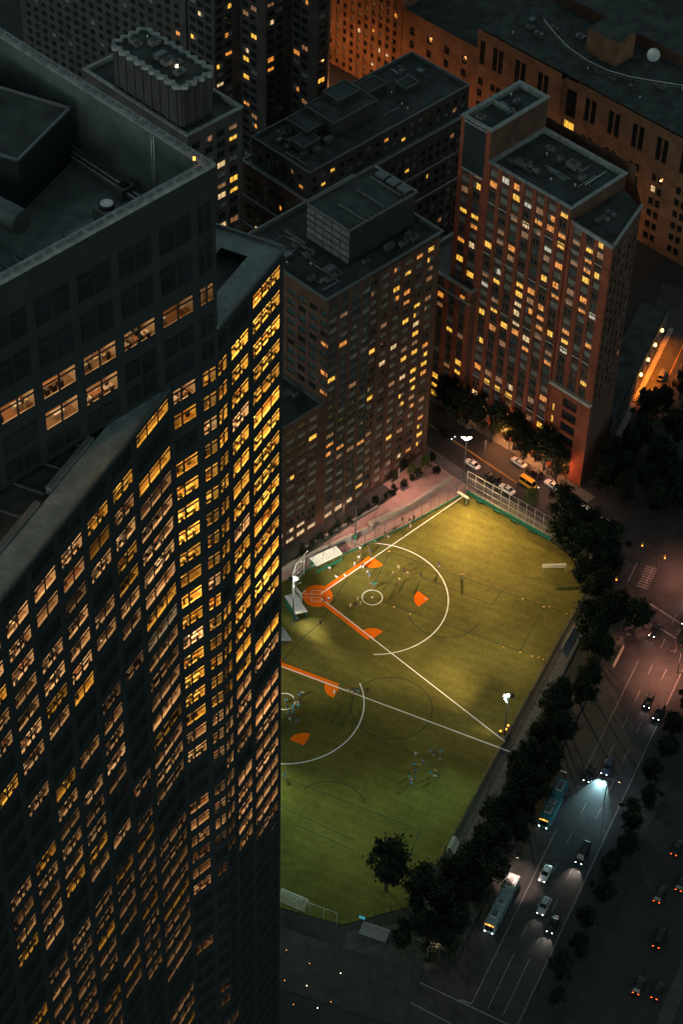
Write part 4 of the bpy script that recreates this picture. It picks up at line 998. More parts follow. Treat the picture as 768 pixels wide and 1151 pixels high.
def dugout(c, rz, L, label):
    r = empty('dugout', c, label, 'dugout', 'white roofed dugouts', rz)
    b = MB(); b.add([(-L/2, -1.5, 2.4), (L/2, -1.5, 2.4), (L/2, 1.4, 2.75), (-L/2, 1.4, 2.75), (-L/2, -1.5, 2.52), (L/2, -1.5, 2.52), (L/2, 1.4, 2.87), (-L/2, 1.4, 2.87)], [(3, 2, 1, 0), (4, 5, 6, 7), (0, 1, 5, 4), (1, 2, 6, 5), (2, 3, 7, 6), (3, 0, 4, 7)], white_p)
    for k in range(int(L/.9)): b.box((-L/2+.45+.9*k, -.05, 2.72), (.06, 2.7, .06), alu)
    b.build('roof', r)
    for sx in [-L/2+.15+(L-.3)*k/3 for k in range(4)]:
        for sy in (-1.35, 1.25): b = MB(); b.tube([(sx, sy, 0), (sx, sy, 2.5)], .07, steel_m, 6); b.build('post', r)
    b = MB(); b.box((0, 1.3, 0), (L, .1, 1.6), green_pad); b.build('back_wall', r)
    b = MB(); b.box((0, .75, .45), (L-.5, .45, .07), alu); b.box((0, .75, .05), (L-.8, .08, .4), steel_m); b.build('bench', r)
    b = MB(); b.box((0, -1.45, 0), (L, .08, 1.0), green_pad); b.build('front_rail', r)
dugout((-3.4, 372.6, 0), RAD(36), 7.6, 'white roofed dugout along the foul line above home plate')
dugout((-10.2, 356.4, 0), RAD(118), 6.6, 'white roofed dugout between home plate and the office tower')
r = empty('bleacher', (-12.0, 348.6, 0), 'small stepped aluminium bleacher at foot of the office tower', 'bleacher', rz=RAD(118))
for k in range(4):
    b = MB(); b.box((0, .7*k, .35+.35*k), (4.6, .5, .08), alu); b.build('seat_plank', r)
for s in (-1.9, 0, 1.9): b = MB(); b.add([(s-.05, -.2, 0), (s+.05, -.2, 0), (s+.05, 2.3, 0), (s-.05, 2.3, 0), (s-.05, 2.3, 1.38), (s+.05, 2.3, 1.38), (s-.05, -.2, .33), (s+.05, -.2, .33)], [(0, 1, 7, 6), (1, 2, 5, 7), (3, 0, 6, 4), (2, 3, 4, 5), (6, 7, 5, 4)], steel_m); b.build('frame', r)
def goal(c, rz, w, h, label):
    r = empty('soccer_goal', c, label, 'goal', 'white goal frames on the field', rz)
    b = MB(); d = 1.6
    b.tube([(-w/2, 0, 0), (-w/2, 0, h), (w/2, 0, h), (w/2, 0, 0)], .09, white_p, 6); b.build('goal_frame', r)
    b = MB(); b.tube([(-w/2, 0, h), (-w/2, .7, h), (-w/2, d, .05), (w/2, d, .05), (w/2, .7, h), (w/2, 0, h)], .06, white_p, 5); b.build('back_stay', r)
    b = MB(); n = 26
    for k in range(n+1):
        x = -w/2+w*k/n; b.tube([(x, 0, h), (x, .7, h), (x, d, .05)], .035, white_p, 3, cap=False)
    for t in range(9):
        y, z = (.7*t/3, h) if t < 4 else (.7+(d-.7)*(t-3)/6, h+(.05-h)*(t-3)/6); b.tube([(-w/2, y, z), (w/2, y, z)], .035, white_p, 3, cap=False)
    b.build('net', r)
goal((30.0, 396.0, 0), RAD(-40), 3.2, 1.9, 'small white goal in the far field corner beside tall fence')
goal((52.2, 372.0, 0), RAD(5), 5.6, 2.3, 'white netted goal near the trees on right side of field')
goal((-7.2, 273.2, 0), RAD(155), 6.2, 2.3, 'dim white goal at shaded south end of field by office tower')
goal((25.8, 288.6, 0), RAD(-113), 3.2, 1.8, 'tiny pale goal frame against the roadside fence')
def mast(c, h, heads, label, lit, name='light_mast', grp='tall floodlight masts round the field'):
    r = empty(name, c, label, 'light mast', grp)
    b = MB(); b.tube([(0, 0, 0), (0, 0, h)], [.2, .1], steel_m if name == 'light_mast' else alu, 8); b.build('pole', r)
    b = MB(); b.box((0, 0, 0), (.6, .6, .5), conc); b.build('base', r)
    b = MB(); b.tube([(-1.0, 0, h), (1.0, 0, h)], .07, steel_m, 6); b.tube([(0, -.6, h-.5), (0, .6, h-.5)], .06, steel_m, 6); b.build('cross_arm', r)
    for x, y, z, aim in heads:
        d = (Vector(aim)-Vector(c)-Vector((x, y, z))).normalized(); rot = d.to_track_quat('-Z', 'Y').to_matrix().to_4x4(); rot.translation = (x, y, z)
        hd = MB(); k = MB(); k.tube([(0, 0, .3), (0, 0, .05), (0, 0, -.12)], [.2, .58, .64], steel_d, 10); hd.merge(k, rot); o = hd.build('lamp_head', r)
        if lit:
            g = MB(); k = MB(); k.tube([(0, 0, -.13), (0, 0, -.2)], [.62, .5], LAMPW, 12); g.merge(k, rot); g.build('lamp_glass', o)
    return r
#@@LIGHTS
m1 = Vector((30.6, 403.6, 0)); m2 = Vector((38.4, 319.6, 0)); m3 = Vector((-10.6, 352.2, 0)); m4 = Vector((3.6, 380.6, 0)); m5 = Vector((-21, 318, 0))
hz = 14.5
mast(m1, hz, [(-.7, 0, hz+.1, (20, 380, 0)), (.7, 0, hz+.1, (40, 375, 0)), (0, .0, hz-.3, (30, 370, 0))], 'floodlight mast on the street corner beyond the tall fence', True)
mast(m2, 14, [(-.8, 0, 14.2, (15, 325, 0)), (.8, 0, 14.4, (25, 345, 0)), (-.5, -.5, 13.5, (10, 305, 0)), (0, .5, 13.8, (30, 335, 0))], 'floodlight mast at the meeting corner of both foul lines', True)
mast(m3, 15.5, [(-.7, 0, 15.6, (0, 362, 0)), (.7, 0, 15.6, (5, 350, 0)), (0, .5, 15.2, (10, 365, 0))], 'floodlight mast beside the dugout next to office tower', True)
mast(m4, 13, [(-.6, 0, 13.1, (8, 360, 0)), (.6, 0, 13.1, (20, 365, 0))], 'thin unlit mast with green base pad above the white dugout', False)
b = MB(); r = [o for o in COL.objects if o.get('label', '').startswith('thin unlit mast')][0]; b.tube([(0, 0, .5), (0, 0, 2.1)], .38, green_pad, 10); b.build('base_pad', r)
WARM = (1, .68, .32); COOL = (.52, 1, .62)
FE = 2.5
def flood(m, h, aim, e, spot=95, col=WARM, blend=.9, r=.3):
    light('floodlight', 'SPOT', (m.x, m.y, h), e*FE, col, r, aim, spot, blend)
flood(m1, 15.2, (33, 372, 0), 38000, 110, (1, .63, .25)); flood(m1, 15.2, (45, 374, 0), 24000, 80, (1, .63, .25)); flood(m1, 15.2, (22, 372, 0), 8000, 70)
flood(m2, 14.8, (28, 328, 0), 24000, 70, r=.3); flood(m2, 14.8, (30, 348, 0), 19000, 80, (1, .82, .52)); flood(m2, 14.8, (12, 305, 0), 9000, 85, COOL)
flood(m3, 16.2, (-1, 361, 0), 36000, 95, (1, .86, .62), r=.25); flood(m3, 16.2, (12, 352, 0), 12000, 90, (1, .82, .55), r=.25)
mast(m5, 15.5, [(.5, 0, 15.6, (0, 312, 0))], 'floodlight mast hidden behind the office tower', True)
flood(m5, 16.2, (3, 312, 0), 12500, 110, (.85, 1, .5)); flood(m5, 16.2, (3, 290, 0), 8000, 110, (.48, 1, .58)); flood(m5, 16.2, (2, 335, 0), 6000, 90, (1, .9, .6))
for i, (a, c) in enumerate([(612, 738), (557, 745)]): pass
# orange cones, bases
def groundpx(x, y, z=0):
    d = fw + R0*((x-384)/F_) + D0*((y-575.5)/F_); t = (z-HGT)/d.z; return CAMP + d*t
b = MB(); b.tube([(0, 0, 0), (0, 0, .05), (0, 0, .32)], [.28, .2, .04], clay, 8); cone_me = b.mesh('training_cone')
cone_me.materials.clear(); cone_me.materials.append(mat('orange_plastic', (.8, .42, .08), .5))
for i, (x, y) in enumerate([(566, 727), (585, 733), (598.6, 737.5), (606, 739), (611, 741), (611.8, 682), (618, 682), (637.4, 690), (588, 673), (443, 682), (461, 690), (437.4, 619.7), (478, 673)]):
    p = groundpx(x, y); o = link('training_cone', cone_me, None, (p.x, p.y, .006)); tag(o, 'tiny orange training cone on right half of turf, %s in the scatter' % ORD[i] if i < 9 else 'tiny orange training cone near the upper infield arc, %s from the left' % ORD[i-9], 'cone', 'training cones on the turf')
b = MB(); b.box((0, 0, 0), (.42, .42, .1), paint_w, RAD(45)); base_me = b.mesh('base_bag')
for nm, p in (('second', Fp(60*ftm*sqrt(2), 0)), ('third', Fp(60*ftm/sqrt(2), 60*ftm/sqrt(2))), ('first', Fp(60*ftm/sqrt(2), -60*ftm/sqrt(2))), ('pitching', Fp(43*ftm, 0))):
    o = link('base_bag', base_me, None, (p.x, p.y, .024)); tag(o, {'second': 'white base bag on the orange patch inside the big arc', 'third': 'white base bag on upper foul line orange patch', 'first': 'white base bag on lower foul line orange patch', 'pitching': 'white plate at the centre of pitching circle'}[nm], 'base')
for i, (x, y) in enumerate([(37.6, 320.6), (38.9, 321.2), (39.4, 322.3)]):
    b = MB(); b.tube([(0, 0, 0), (0, 0, .9)], .3, steel_m, 8); r = empty('utility_box', (x, y, 0), 'small post with amber light at mast foot, %s from the left' % ORD[i], 'light post', 'amber lights at the mast foot'); b.build('post', r); b = MB(); b.tube([(0, 0, .9), (0, 0, 1.1), (0, 0, 1.25)], [.22, .26, .1], AMBER, 8); b.build('lamp', r)
r = empty('steps', (9.3, 264.6, 0), 'dim concrete steps below the dark tree at field corner', 'steps', rz=RAD(-20))
for k in range(6): b = MB(); b.box((0, .45*k, 0), (6, .45, .16*(k+1)), conc); b.build('step', r)
r = empty('sign_board', (7.0, 268.6, 0), 'small glowing teal board beside the concrete steps', 'sign', rz=RAD(-20)); b = MB(); b.box((0, 0, .8), (1.3, .12, .8), emat('teal_screen', (.02, .5, .6), .35)); b.build('panel', r); b = MB(); b.tube([(0, 0, 0), (0, 0, .8)], .06, steel_m, 6); b.build('post', r)

for i, (x, y, a, L) in enumerate([(62.6, 379.2, 62, 5), (66.5, 387.0, -45, 3.5), (60.5, 358.5, 66, 3), (63.8, 357.8, 66, 5), (54.5, 350.5, 66, 8), (66.0, 345.0, 66, 7)]):
    r = empty('concrete_barrier', (x, y, 0), 'pale concrete kerb barrier near the crossing, %s of six from the top' % ORD[[1, 0, 2, 3, 4, 5][i]], 'barrier', 'concrete barriers near the crossing', RAD(a))
    b = MB(); b.add([(-L/2, -.3, 0), (L/2, -.3, 0), (L/2, .3, 0), (-L/2, .3, 0), (-L/2, -.1, .8), (L/2, -.1, .8), (L/2, .1, .8), (-L/2, .1, .8)], [(0, 1, 5, 4), (1, 2, 6, 5), (2, 3, 7, 6), (3, 0, 4, 7), (4, 5, 6, 7)], stone); b.build('barrier_body', r)

for i, (x, y) in enumerate([(314, 1067), (322, 1070), (348, 1085), (383, 1096), (320, 1104), (314, 1116), (357, 1135), (330, 1131), (372, 1128), (345, 1110)]):
    p = groundpx(x, y); r = empty('bollard_light', (p.x, p.y, 0), 'tiny bollard light on the dark plaza at tower foot, %s of ten' % ORD[i], 'bollard', 'bollard lights on the dark plaza')
    b = MB(); b.tube([(0, 0, 0), (0, 0, .8)], .07, steel_d, 7); b.build('post', r); b = MB(); b.tube([(0, 0, .8), (0, 0, .9)], .07, AMBER if i % 3 else WARMW, 8); b.build('lamp', r)
# ------------------------------------------------------------------ people
def skin_mesh(name, verts, edges, radii, m, sub=1, root=0):
    me = bpy.data.meshes.new(name); me.from_pydata(verts, edges, []); o = bpy.data.objects.new('temp', me); COL.objects.link(o)
    o.modifiers.new('s', 'SKIN'); sv = me.skin_vertices[0].data
    for i, r in enumerate(radii): sv[i].radius = (r, r) if not isinstance(r, tuple) else r; sv[i].use_root = (i == root)
    if sub: k = o.modifiers.new('u', 'SUBSURF'); k.levels = sub; k.render_levels = sub
    dg = bpy.context.evaluated_depsgraph_get(); ev = o.evaluated_get(dg); out = bpy.data.meshes.new_from_object(ev)
    bpy.data.objects.remove(o); bpy.data.meshes.remove(me); out.name = name; out.materials.clear(); out.materials.append(m)
    for p in out.polygons: p.use_smooth = True
    return out
def pose(arms, legs, lean=0, drop=0):
    """joints in metres, facing -y. arms/legs: per side (elbow offset, hand offset)/(knee, foot)."""
    z = -drop
    P = {'pel': (0, 0, .98+z), 'wai': (0, -lean*.3, 1.15+z), 'che': (0, -lean*.7, 1.38+z), 'nec': (0, -lean, 1.53+z), 'hed': (0, -lean*1.2-.02, 1.66+z), 'top': (0, -lean*1.2-.01, 1.77+z)}
    for s, n in ((1, 'l'), (-1, 'r')):
        P['sh'+n] = (s*.19, -lean*.9, 1.46+z); e, h = arms[n]; sh = Vector(P['sh'+n]); P['el'+n] = tuple(sh+Vector(e)); P['ha'+n] = tuple(sh+Vector(e)+Vector(h))
        P['hi'+n] = (s*.1, 0, .93+z); k, f = legs[n]; P['kn'+n] = k; P['an'+n] = f; P['to'+n] = (f[0], f[1]-.17, f[2]-.05)
    return P
def person_meshes(P, nm):
    names = ['pel', 'wai', 'che', 'nec', 'hed', 'top']; R = [(.15, .11), (.13, .1), (.16, .11), .055, .10, .075]
    E = [(0, 1), (1, 2), (2, 3), (3, 4), (4, 5)]
    def add(n, p, r, par): names.append(n); P[n] = p; R.append(r); E.append((names.index(par), len(names)-1))
    # face: nose
    h = Vector(P['hed']); add('nose', tuple(h+Vector((0, -.115, -.01))), .018, 'hed')
    for n, s in (('l', 1), ('r', -1)):
        add('sh'+n, P['sh'+n], .06, 'che'); add('el'+n, P['el'+n], .045, 'sh'+n); add('ha'+n, P['ha'+n], .035, 'el'+n)
        d = (Vector(P['ha'+n])-Vector(P['el'+n])).normalized(); pm = Vector(P['ha'+n])+d*.08; add('pm'+n, tuple(pm), (.042, .03), 'ha'+n)
        sd = d.cross(Vector((0, 1, .2))).normalized()
        for k, (o, l) in enumerate(((-.033, .07), (-.011, .085), (.011, .08), (.033, .06))): add('f%d%s' % (k, n), tuple(pm+sd*o+d*l+Vector((0, -.01, 0))), .010, 'pm'+n)
        add('th'+n, tuple(Vector(P['ha'+n])+d*.07+sd*-.07+Vector((0, -.02, 0))), .011, 'ha'+n)
        add('hi'+n, P['hi'+n], .095, 'pel'); add('kn'+n, P['kn'+n], .06, 'hi'+n); add('an'+n, P['an'+n], .042, 'kn'+n); add('to'+n, P['to'+n], .04, 'an'+n)
    body = skin_mesh('body_'+nm, [P[n] for n in names], E, R, skin, 1)
    mixp = lambda a, b, t: tuple(Vector(P[a])*(1-t)+Vector(P[b])*t)
    sv = [P['wai'], P['che'], mixp('che', 'nec', .75), P['shl'], mixp('shl', 'ell', .75), P['shr'], mixp('shr', 'elr', .75), mixp('pel', 'wai', -.1)]
    shirt = skin_mesh('shirt_'+nm, sv, [(0, 1), (1, 2), (1, 3), (3, 4), (1, 5), (5, 6), (0, 7)], [(.165, .135), (.19, .14), .09, .09, .075, .09, .075, (.175, .14)], MATS['shirt_white'], 1)
    sh = skin_mesh('shorts_'+nm, [P['pel'], P['hil'], mixp('hil', 'knl', .85), P['hir'], mixp('hir', 'knr', .85), mixp('pel', 'wai', .5)], [(0, 1), (1, 2), (0, 3), (3, 4), (0, 5)], [(.17, .14), .115, .095, .115, .095, (.15, .12)], MATS['cloth_dark'], 1)
    b = MB(); h = Vector(P['hed'])+Vector((0, .02, .035)); vs = []; fs = []
    for i in range(6):
        t = (i/5)*pi*.55
        for j in range(10): vs.append((h.x+.118*sin(t)*cos(j*pi/5), h.y+.13*sin(t)*sin(j*pi/5), h.z+.125*cos(t)))
    for i in range(5):
        for j in range(10): fs.append((i*10+j, i*10+(j+1) % 10, (i+1)*10+(j+1) % 10, (i+1)*10+j))
    b.add([(v[0], v[1], v[2]) for v in vs], [q[::-1] for q in fs], hair_m, True)
    return body, shirt, sh, b.mesh('hair_'+nm)
for n, c in (('shirt_white', (.72, .72, .7)), ('cloth_dark', (.03, .032, .04)), ('shirt_teal', (.05, .38, .48)), ('shirt_gold', (.62, .42, .10)), ('shirt_navy', (.03, .06, .16)), ('shirt_green', (.03, .30, .18)), ('shirt_black', (.02, .02, .022)), ('shirt_red', (.6, .08, .04)), ('cloth_white', (.6, .6, .58)), ('shirt_blue', (.08, .3, .62))): mat(n, c, .8, var=.1)
POSES = []
POSES.append(person_meshes(pose({'l': ((.1, .02, -.27), (.02, -.06, -.24)), 'r': ((-.1, .02, -.27), (-.02, -.06, -.24))}, {'l': ((.12, -.03, .5), (.13, .02, .08)), 'r': ((-.12, -.01, .5), (-.13, .03, .08))}), 'standing'))
POSES.append(person_meshes(pose({'l': ((.12, .16, -.2), (0, -.22, -.08)), 'r': ((-.12, -.18, -.18), (0, -.2, .12))}, {'l': ((.11, -.32, .62), (.12, -.16, .24)), 'r': ((-.11, .12, .5), (-.11, .42, .2))}, lean=.12, drop=.03), 'running'))
POSES.append(person_meshes(pose({'l': ((.2, -.12, -.18), (-.05, -.22, .05)), 'r': ((-.26, -.02, -.02), (-.16, -.1, .18))}, {'l': ((.2, -.1, .5), (.25, 0, .08)), 'r': ((-.2, -.06, .5), (-.24, .08, .08))}, lean=.08, drop=.03), 'reaching'))
POSES.append(person_meshes(pose({'l': ((.12, -.18, -.2), (-.06, -.25, .02)), 'r': ((-.12, -.18, -.2), (.06, -.25, .02))}, {'l': ((.26, -.32, .42), (.24, -.06, .08)), 'r': ((-.26, -.32, .42), (-.24, -.06, .08))}, lean=.28, drop=.46), 'crouching'))
PN = ['standing', 'running', 'reaching', 'crouching']
def person(px, py, shirt, shorts, pz, label, group, rz=None):
    p = groundpx(px, py, .75)
    r = empty('person', (p.x, p.y, .006), label, 'person', group, rz if rz is not None else rp.uniform(0, 6.28)); r.scale = (1.22,)*3
    bd, st, so, hr = POSES[pz]
    link('body', bd, r); o = link('shirt', st, r); set_mat(o, 0, MATS[shirt]); o = link('shorts', so, r); set_mat(o, 0, MATS[shorts]); link('hair', hr, r)
rp = random.Random(3)
CN = {'shirt_white': 'white', 'shirt_teal': 'teal', 'shirt_gold': 'tan', 'shirt_navy': 'navy', 'shirt_green': 'green', 'shirt_black': 'black', 'shirt_red': 'red', 'shirt_blue': 'blue'}
SN = {'cloth_dark': 'dark', 'cloth_white': 'white'}
CROWDS = [
 ('along upper foul line', 'players along the upper foul line', [(398.9, 635, 'shirt_white'), (403.8, 628.3, 'shirt_white'), (404.7, 618, 'shirt_white'), (406.5, 637, 'shirt_navy'), (408.5, 638, 'shirt_white'), (413.5, 645, 'shirt_white'), (415.5, 647.5, 'shirt_blue'), (419.4, 655.7, 'shirt_teal'), (422, 656, 'shirt_green'), (420.5, 658.5, 'shirt_teal')]),
 ('on the fence side strip', 'people on the strip by the fence', [(370.5, 640.6, 'shirt_white'), (415.5, 615, 'shirt_black'), (418, 620, 'shirt_navy'), (422, 610, 'shirt_green'), (433, 602.5, 'shirt_black'), (436.5, 603.5, 'shirt_black'), (452, 586, 'shirt_black'), (460, 587, 'shirt_black'), (461, 592.5, 'shirt_gold'), (465.5, 583.5, 'shirt_black')]),
 ('left of pitching circle', 'players left of the pitching circle', [(395, 680, 'shirt_gold'), (402, 673.5, 'shirt_gold'), (405.7, 678.5, 'shirt_gold'), (400, 681, 'shirt_black')]),
 ('inside the big arc', 'players inside the big arc', [(442, 645, 'shirt_gold'), (448, 638, 'shirt_gold'), (449, 653, 'shirt_gold'), (458, 646, 'shirt_gold'), (473, 648, 'shirt_black'), (454, 642.5, 'shirt_black')]),
 ('outside the big arc', 'fielders by the big arc', [(494, 636, 'shirt_navy'), (518.6, 646, 'shirt_navy'), (519.8, 647.5, 'shirt_gold')]),
 ('near home plate', 'players near home plate', [(360.4, 701.5, 'shirt_black'), (365.7, 674.5, 'shirt_red'), (369.5, 674.5, 'shirt_white')]),
 ('in huddle by office tower', 'players in the huddle by the tower', [(321.5, 788.6, 'shirt_teal'), (322.5, 795, 'shirt_navy'), (324.4, 803, 'shirt_teal'), (325.6, 809, 'shirt_white'), (328, 794, 'shirt_teal'), (329.4, 798.5, 'shirt_blue'), (330.5, 803, 'shirt_green'), (333.6, 809, 'shirt_teal'), (334.8, 790.5, 'shirt_white'), (335.2, 795.5, 'shirt_teal'), (336.4, 783, 'shirt_blue'), (340, 780.5, 'shirt_white'), (332, 788, 'shirt_black')]),
 ('on lower foul line', 'people on the lower foul line', [(391.8, 775.5, 'shirt_red'), (396, 777, 'shirt_black'), (399.6, 777.5, 'shirt_navy'), (402.4, 778.5, 'shirt_teal'), (413, 777.5, 'shirt_black')]),
 ('alone on dim turf by the tower', None, [(320.5, 873, 'shirt_blue')]),
 ('in group on dim lower turf', 'players in the group on the lower turf', [(460, 873.6, 'shirt_teal'), (461.6, 882, 'shirt_blue'), (463, 878, 'shirt_white'), (465.3, 861, 'shirt_teal'), (467, 849, 'shirt_white'), (467, 868, 'shirt_teal'), (471.6, 861.5, 'shirt_gold'), (467.6, 875, 'shirt_green'), (484.5, 870, 'shirt_teal'), (483.8, 844, 'shirt_teal'), (487.5, 848.5, 'shirt_navy'), (488.5, 874, 'shirt_white'), (489.3, 868.5, 'shirt_gold'), (494.8, 847, 'shirt_teal'), (494.4, 855, 'shirt_white'), (497, 844, 'shirt_green'), (476, 857, 'shirt_blue')]),
]
for where, grp, lst in CROWDS:
    lst = sorted(lst)
    for i, (x, y, s) in enumerate(lst):
        pz = rp.choices([0, 1, 2, 3], [5, 3, 3, 1])[0]; so = rp.choice(['cloth_dark', 'cloth_dark', 'cloth_white'])
        if where.startswith('alone'): lb = 'lone player in blue shirt on dim turf beside the office tower'; pz = 2
        else: lb = 'person in %s shirt %s %s, %s from the left' % (CN[s], PN[pz], where, ORD[i])
        person(x, y, s, so, pz, lb, grp)
def ball_bag(px, py, label):
    p = groundpx(px, py); b = MB(); b.tube([(-.5, 0, .2), (-.4, 0, .22), (.4, 0, .22), (.5, 0, .2)], [.08, .22, .22, .08], MATS['shirt_white'], 8); b.tube([(-.25, 0, .42), (0, 0, .58), (.25, 0, .42)], .03, black_p, 5); o = b.build('kit_bag'); o.location = (p.x, p.y, .02); o.rotation_euler.z = rp.uniform(0, 3); tag(o, label, 'bag')
ball_bag(388, 647, 'pale kit bag lying on the upper foul line'); ball_bag(378, 648.5, 'pale kit bag on the turf just left of foul line bag'); ball_bag(361, 624, 'pale kit bag left of the dugout roof end'); ball_bag(376, 778, 'dark looking kit bag on the lower foul line')

# ------------------------------------------------------------------ vehicles
for n, c in (('paint_white', (.72, .72, .70)), ('paint_silver', (.35, .36, .36)), ('paint_black', (.010, .010, .011)), ('paint_grey', (.10, .105, .11)), ('paint_taxi', (.75, .36, .03)), ('paint_blue', (.03, .05, .09))):
    mat(n, c, .3, var=.06, spec=.5, metal=.1)
car_glass = mat('car_glass', (.006, .008, .009), .25, var=.1, spec=.3)
def car_protos(kind):
    """x forward. sections of the lower body: (x, half width, bottom, top)"""
    L, W, H, belt, hood = {'sedan': (4.7, .92, 1.45, .92, .82), 'suv': (4.8, .97, 1.75, 1.08, 1.02), 'van': (5.6, 1.02, 2.3, 1.2, 1.1)}[kind]
    pm = MATS['paint_white']; b = MB()
    xs = [(-L/2, .78*W, .42, .72*belt), (-L/2+.18, .93*W, .28, belt*.96), (-L/2+.9, W, .24, belt), (-.2, W, .22, belt), (L/2-1.5, W, .24, belt*.98), (L/2-.7, .97*W, .26, hood), (L/2-.15, .88*W, .3, hood*.82), (L/2, .72*W, .38, hood*.62)]
    rings = []
    for x, w, z0, z1 in xs:
        rings.append([(x, -w*.9, z0), (x, -w, z0+.18), (x, -w, z0+(z1-z0)*.72), (x, -w*.88, z1), (x, w*.88, z1), (x, w, z0+(z1-z0)*.72), (x, w, z0+.18), (x, w*.9, z0)])
    vs = [p for r in rings for p in r]; n = 8; fs = []
    for i in range(len(rings)-1):
        for j in range(n): fs.append((i*n+j, i*n+(j+1) % n, (i+1)*n+(j+1) % n, (i+1)*n+j))
    fs.append(tuple(range(n))); fs.append(tuple((len(rings)-1)*n+j for j in reversed(range(n))))
    b.add(vs, [q[::-1] for q in fs], pm, True)
    g = MB(); rear, front = {'sedan': (-L/2+.75, L/2-1.45), 'suv': (-L/2+.25, L/2-1.5), 'van': (-L/2+.12, L/2-.9)}[kind]
    rr, rf_ = {'sedan': (rear+.75, front-.85), 'suv': (rear+.4, front-.75), 'van': (rear+.15, front-.6)}[kind]
    zb, zt = belt*.97, H; w0, w1 = W*.86, W*.68
    c = [(rear, -w0, zb), (front, -w0, zb), (front, w0, zb), (rear, w0, zb), (rr, -w1, zt-.04), (rf_, -w1, zt-.04), (rf_, w1, zt-.04), (rr, w1, zt-.04)]
    g.add(c, [(0, 1, 5, 4), (1, 2, 6, 5), (2, 3, 7, 6), (3, 0, 4, 7)], car_glass)
    r = [(rr-.06, -w1-.02, zt-.05), (rf_+.06, -w1-.02, zt-.05), (rf_+.06, w1+.02, zt-.05), (rr-.06, w1+.02, zt-.05), (rr+.15, -w1+.12, zt+.02), (rf_-.12, -w1+.12, zt+.02), (rf_-.12, w1-.12, zt+.02), (rr+.15, w1-.12, zt+.02)]
    b.add(r, [(0, 1, 5, 4), (1, 2, 6, 5), (2, 3, 7, 6), (3, 0, 4, 7), (4, 5, 6, 7), (3, 2, 1, 0)], pm)
    for s in (-1, 1):        # pillars
        for (xa, xb) in (((rear+front)/2, (rr+rf_)/2), (front-.03, rf_), (rear+.03, rr)):
            b.tube([(xa, s*w0*1.0, zb), (xb, s*w1*1.0, zt-.04)], .045, pm, 4)
        b.box((front-.25, s*(W+.07), belt*.93), (.18, .16, .14), pm)
    wl = MB(); wl.tube([(0, -.11, 0), (0, .11, 0)], .33, tyre_m, 14, smooth=False); wl.tube([(0, -.12, 0), (0, .12, 0)], .2, alu, 10, smooth=False)
    hl = MB(); hl.tube([(0, 0, 0), (.05, 0, 0)], .14, HEADL, 8, smooth=False)
    tl = MB(); tl.box((0, 0, -.07), (.06, .34, .14), TAILL)
    return dict(L=L, W=W, body=b.mesh('car_body'), glass=g.mesh('car_glass'), wheel=wl.mesh('car_wheel'), head=hl.mesh('headlight'), tail=tl.mesh('tail_light'), hood=hood, belt=belt)
PROTO = {k: car_protos(k) for k in ('sedan', 'suv', 'van')}
off_lens = mat('unlit_lens', (.3, .3, .3), .2); off_red = mat('unlit_red_lens', (.12, .01, .01), .2)
def car(kind, p, head, paint, label, lights=None, group=None, glow=0, beam=None):
    """head = heading in degrees the car faces; lights: 'front', 'rear', 'both' or None."""
    q = PROTO[kind]; r = empty('parked_car' if lights is None else 'car', (p[0], p[1], p[2] if len(p) > 2 else .008), label, {'sedan': 'car', 'suv': 'car', 'van': 'van'}[kind], group, RAD(head))
    o = link('body', q['body'], r); set_mat(o, 0, MATS[paint]); link('window_glass', q['glass'], r)
    for sx in (-q['L']/2+.85, q['L']/2-.9):
        for s in (-1, 1): link('wheel', q['wheel'], r, (sx, s*(q['W']-.06), .33))
    for s in (-1, 1):
        o = link('headlight', q['head'], r, (q['L']/2-.1, s*q['W']*.62, q['hood']*.66))
        if lights not in ('front', 'both'): set_mat(o, 0, off_lens)
        o = link('tail_light', q['tail'], r, (-q['L']/2+.03, s*q['W']*.6, q['belt']*.72))
        if lights not in ('rear', 'both'): set_mat(o, 0, off_red)
    if beam:
        e, col = beam; d = U(head)
        for s in (-.6, .6):
            l = Vector((r.location.x, r.location.y, .75))+d*(q['L']/2+.05)+Vector((-d.y, d.x, 0))*s
            light('headlight_beam', 'SPOT', l, e, col, .08, l+d*10+Vector((0, 0, -1.2)), 62, .6)
    return r
SB = hW+180
car('sedan', (46.1, 281.9), SB, 'paint_white', 'bright white sedan in the lane beside the lit bus', 'front', beam=(60, (1, .9, .75)))
car('suv', (45.4, 273.4), SB, 'paint_silver', 'silver grey car following line ahead of the white sedan', 'front', beam=(150, (1, .9, .75)))
car('sedan', (47.2, 268.9), SB, 'paint_black', 'black sedan in the lane right of the silver car', 'front', beam=(400, (1, .88, .7)))
car('van', (54.4, 287.2), SB, 'paint_black', 'dark van with headlights on, alone in right lane', 'front', beam=(900, (1, .8, .65)))
car('suv', (61.3, 311.5), SB, 'paint_blue', 'dark car throwing the brightest teal white headlight beam', 'front', beam=(9000, (.5, .92, 1)))
car('sedan', (57.2, 309.4), SB, 'paint_black', 'black sedan just left of the bright beam car', 'front', beam=(60, (.7, .95, 1)))
car('sedan', (72.2, 331.6), SB+4, 'paint_black', 'black sedan approaching, rear one of a pair at right edge', 'front', beam=(80, (.8, .95, 1)))
car('suv', (74.2, 328.0), SB, 'paint_black', 'black car approaching, front one of a pair at right edge', 'front', beam=(80, (.8, .95, 1)))
car('sedan', (75.2, 353.6), SB, 'paint_black', 'black sedan waiting between the two stop lines', 'front', beam=(90, (1, .8, .6)))
car('suv', (81.4, 351.0), SB, 'paint_black', 'dark car half hidden at right edge beyond the stop line', None)
car('suv', (83.4, 357.6), SB, 'paint_black', 'black car at the right photo edge between two stop lines', 'front', beam=(60, (1, .8, .6)))
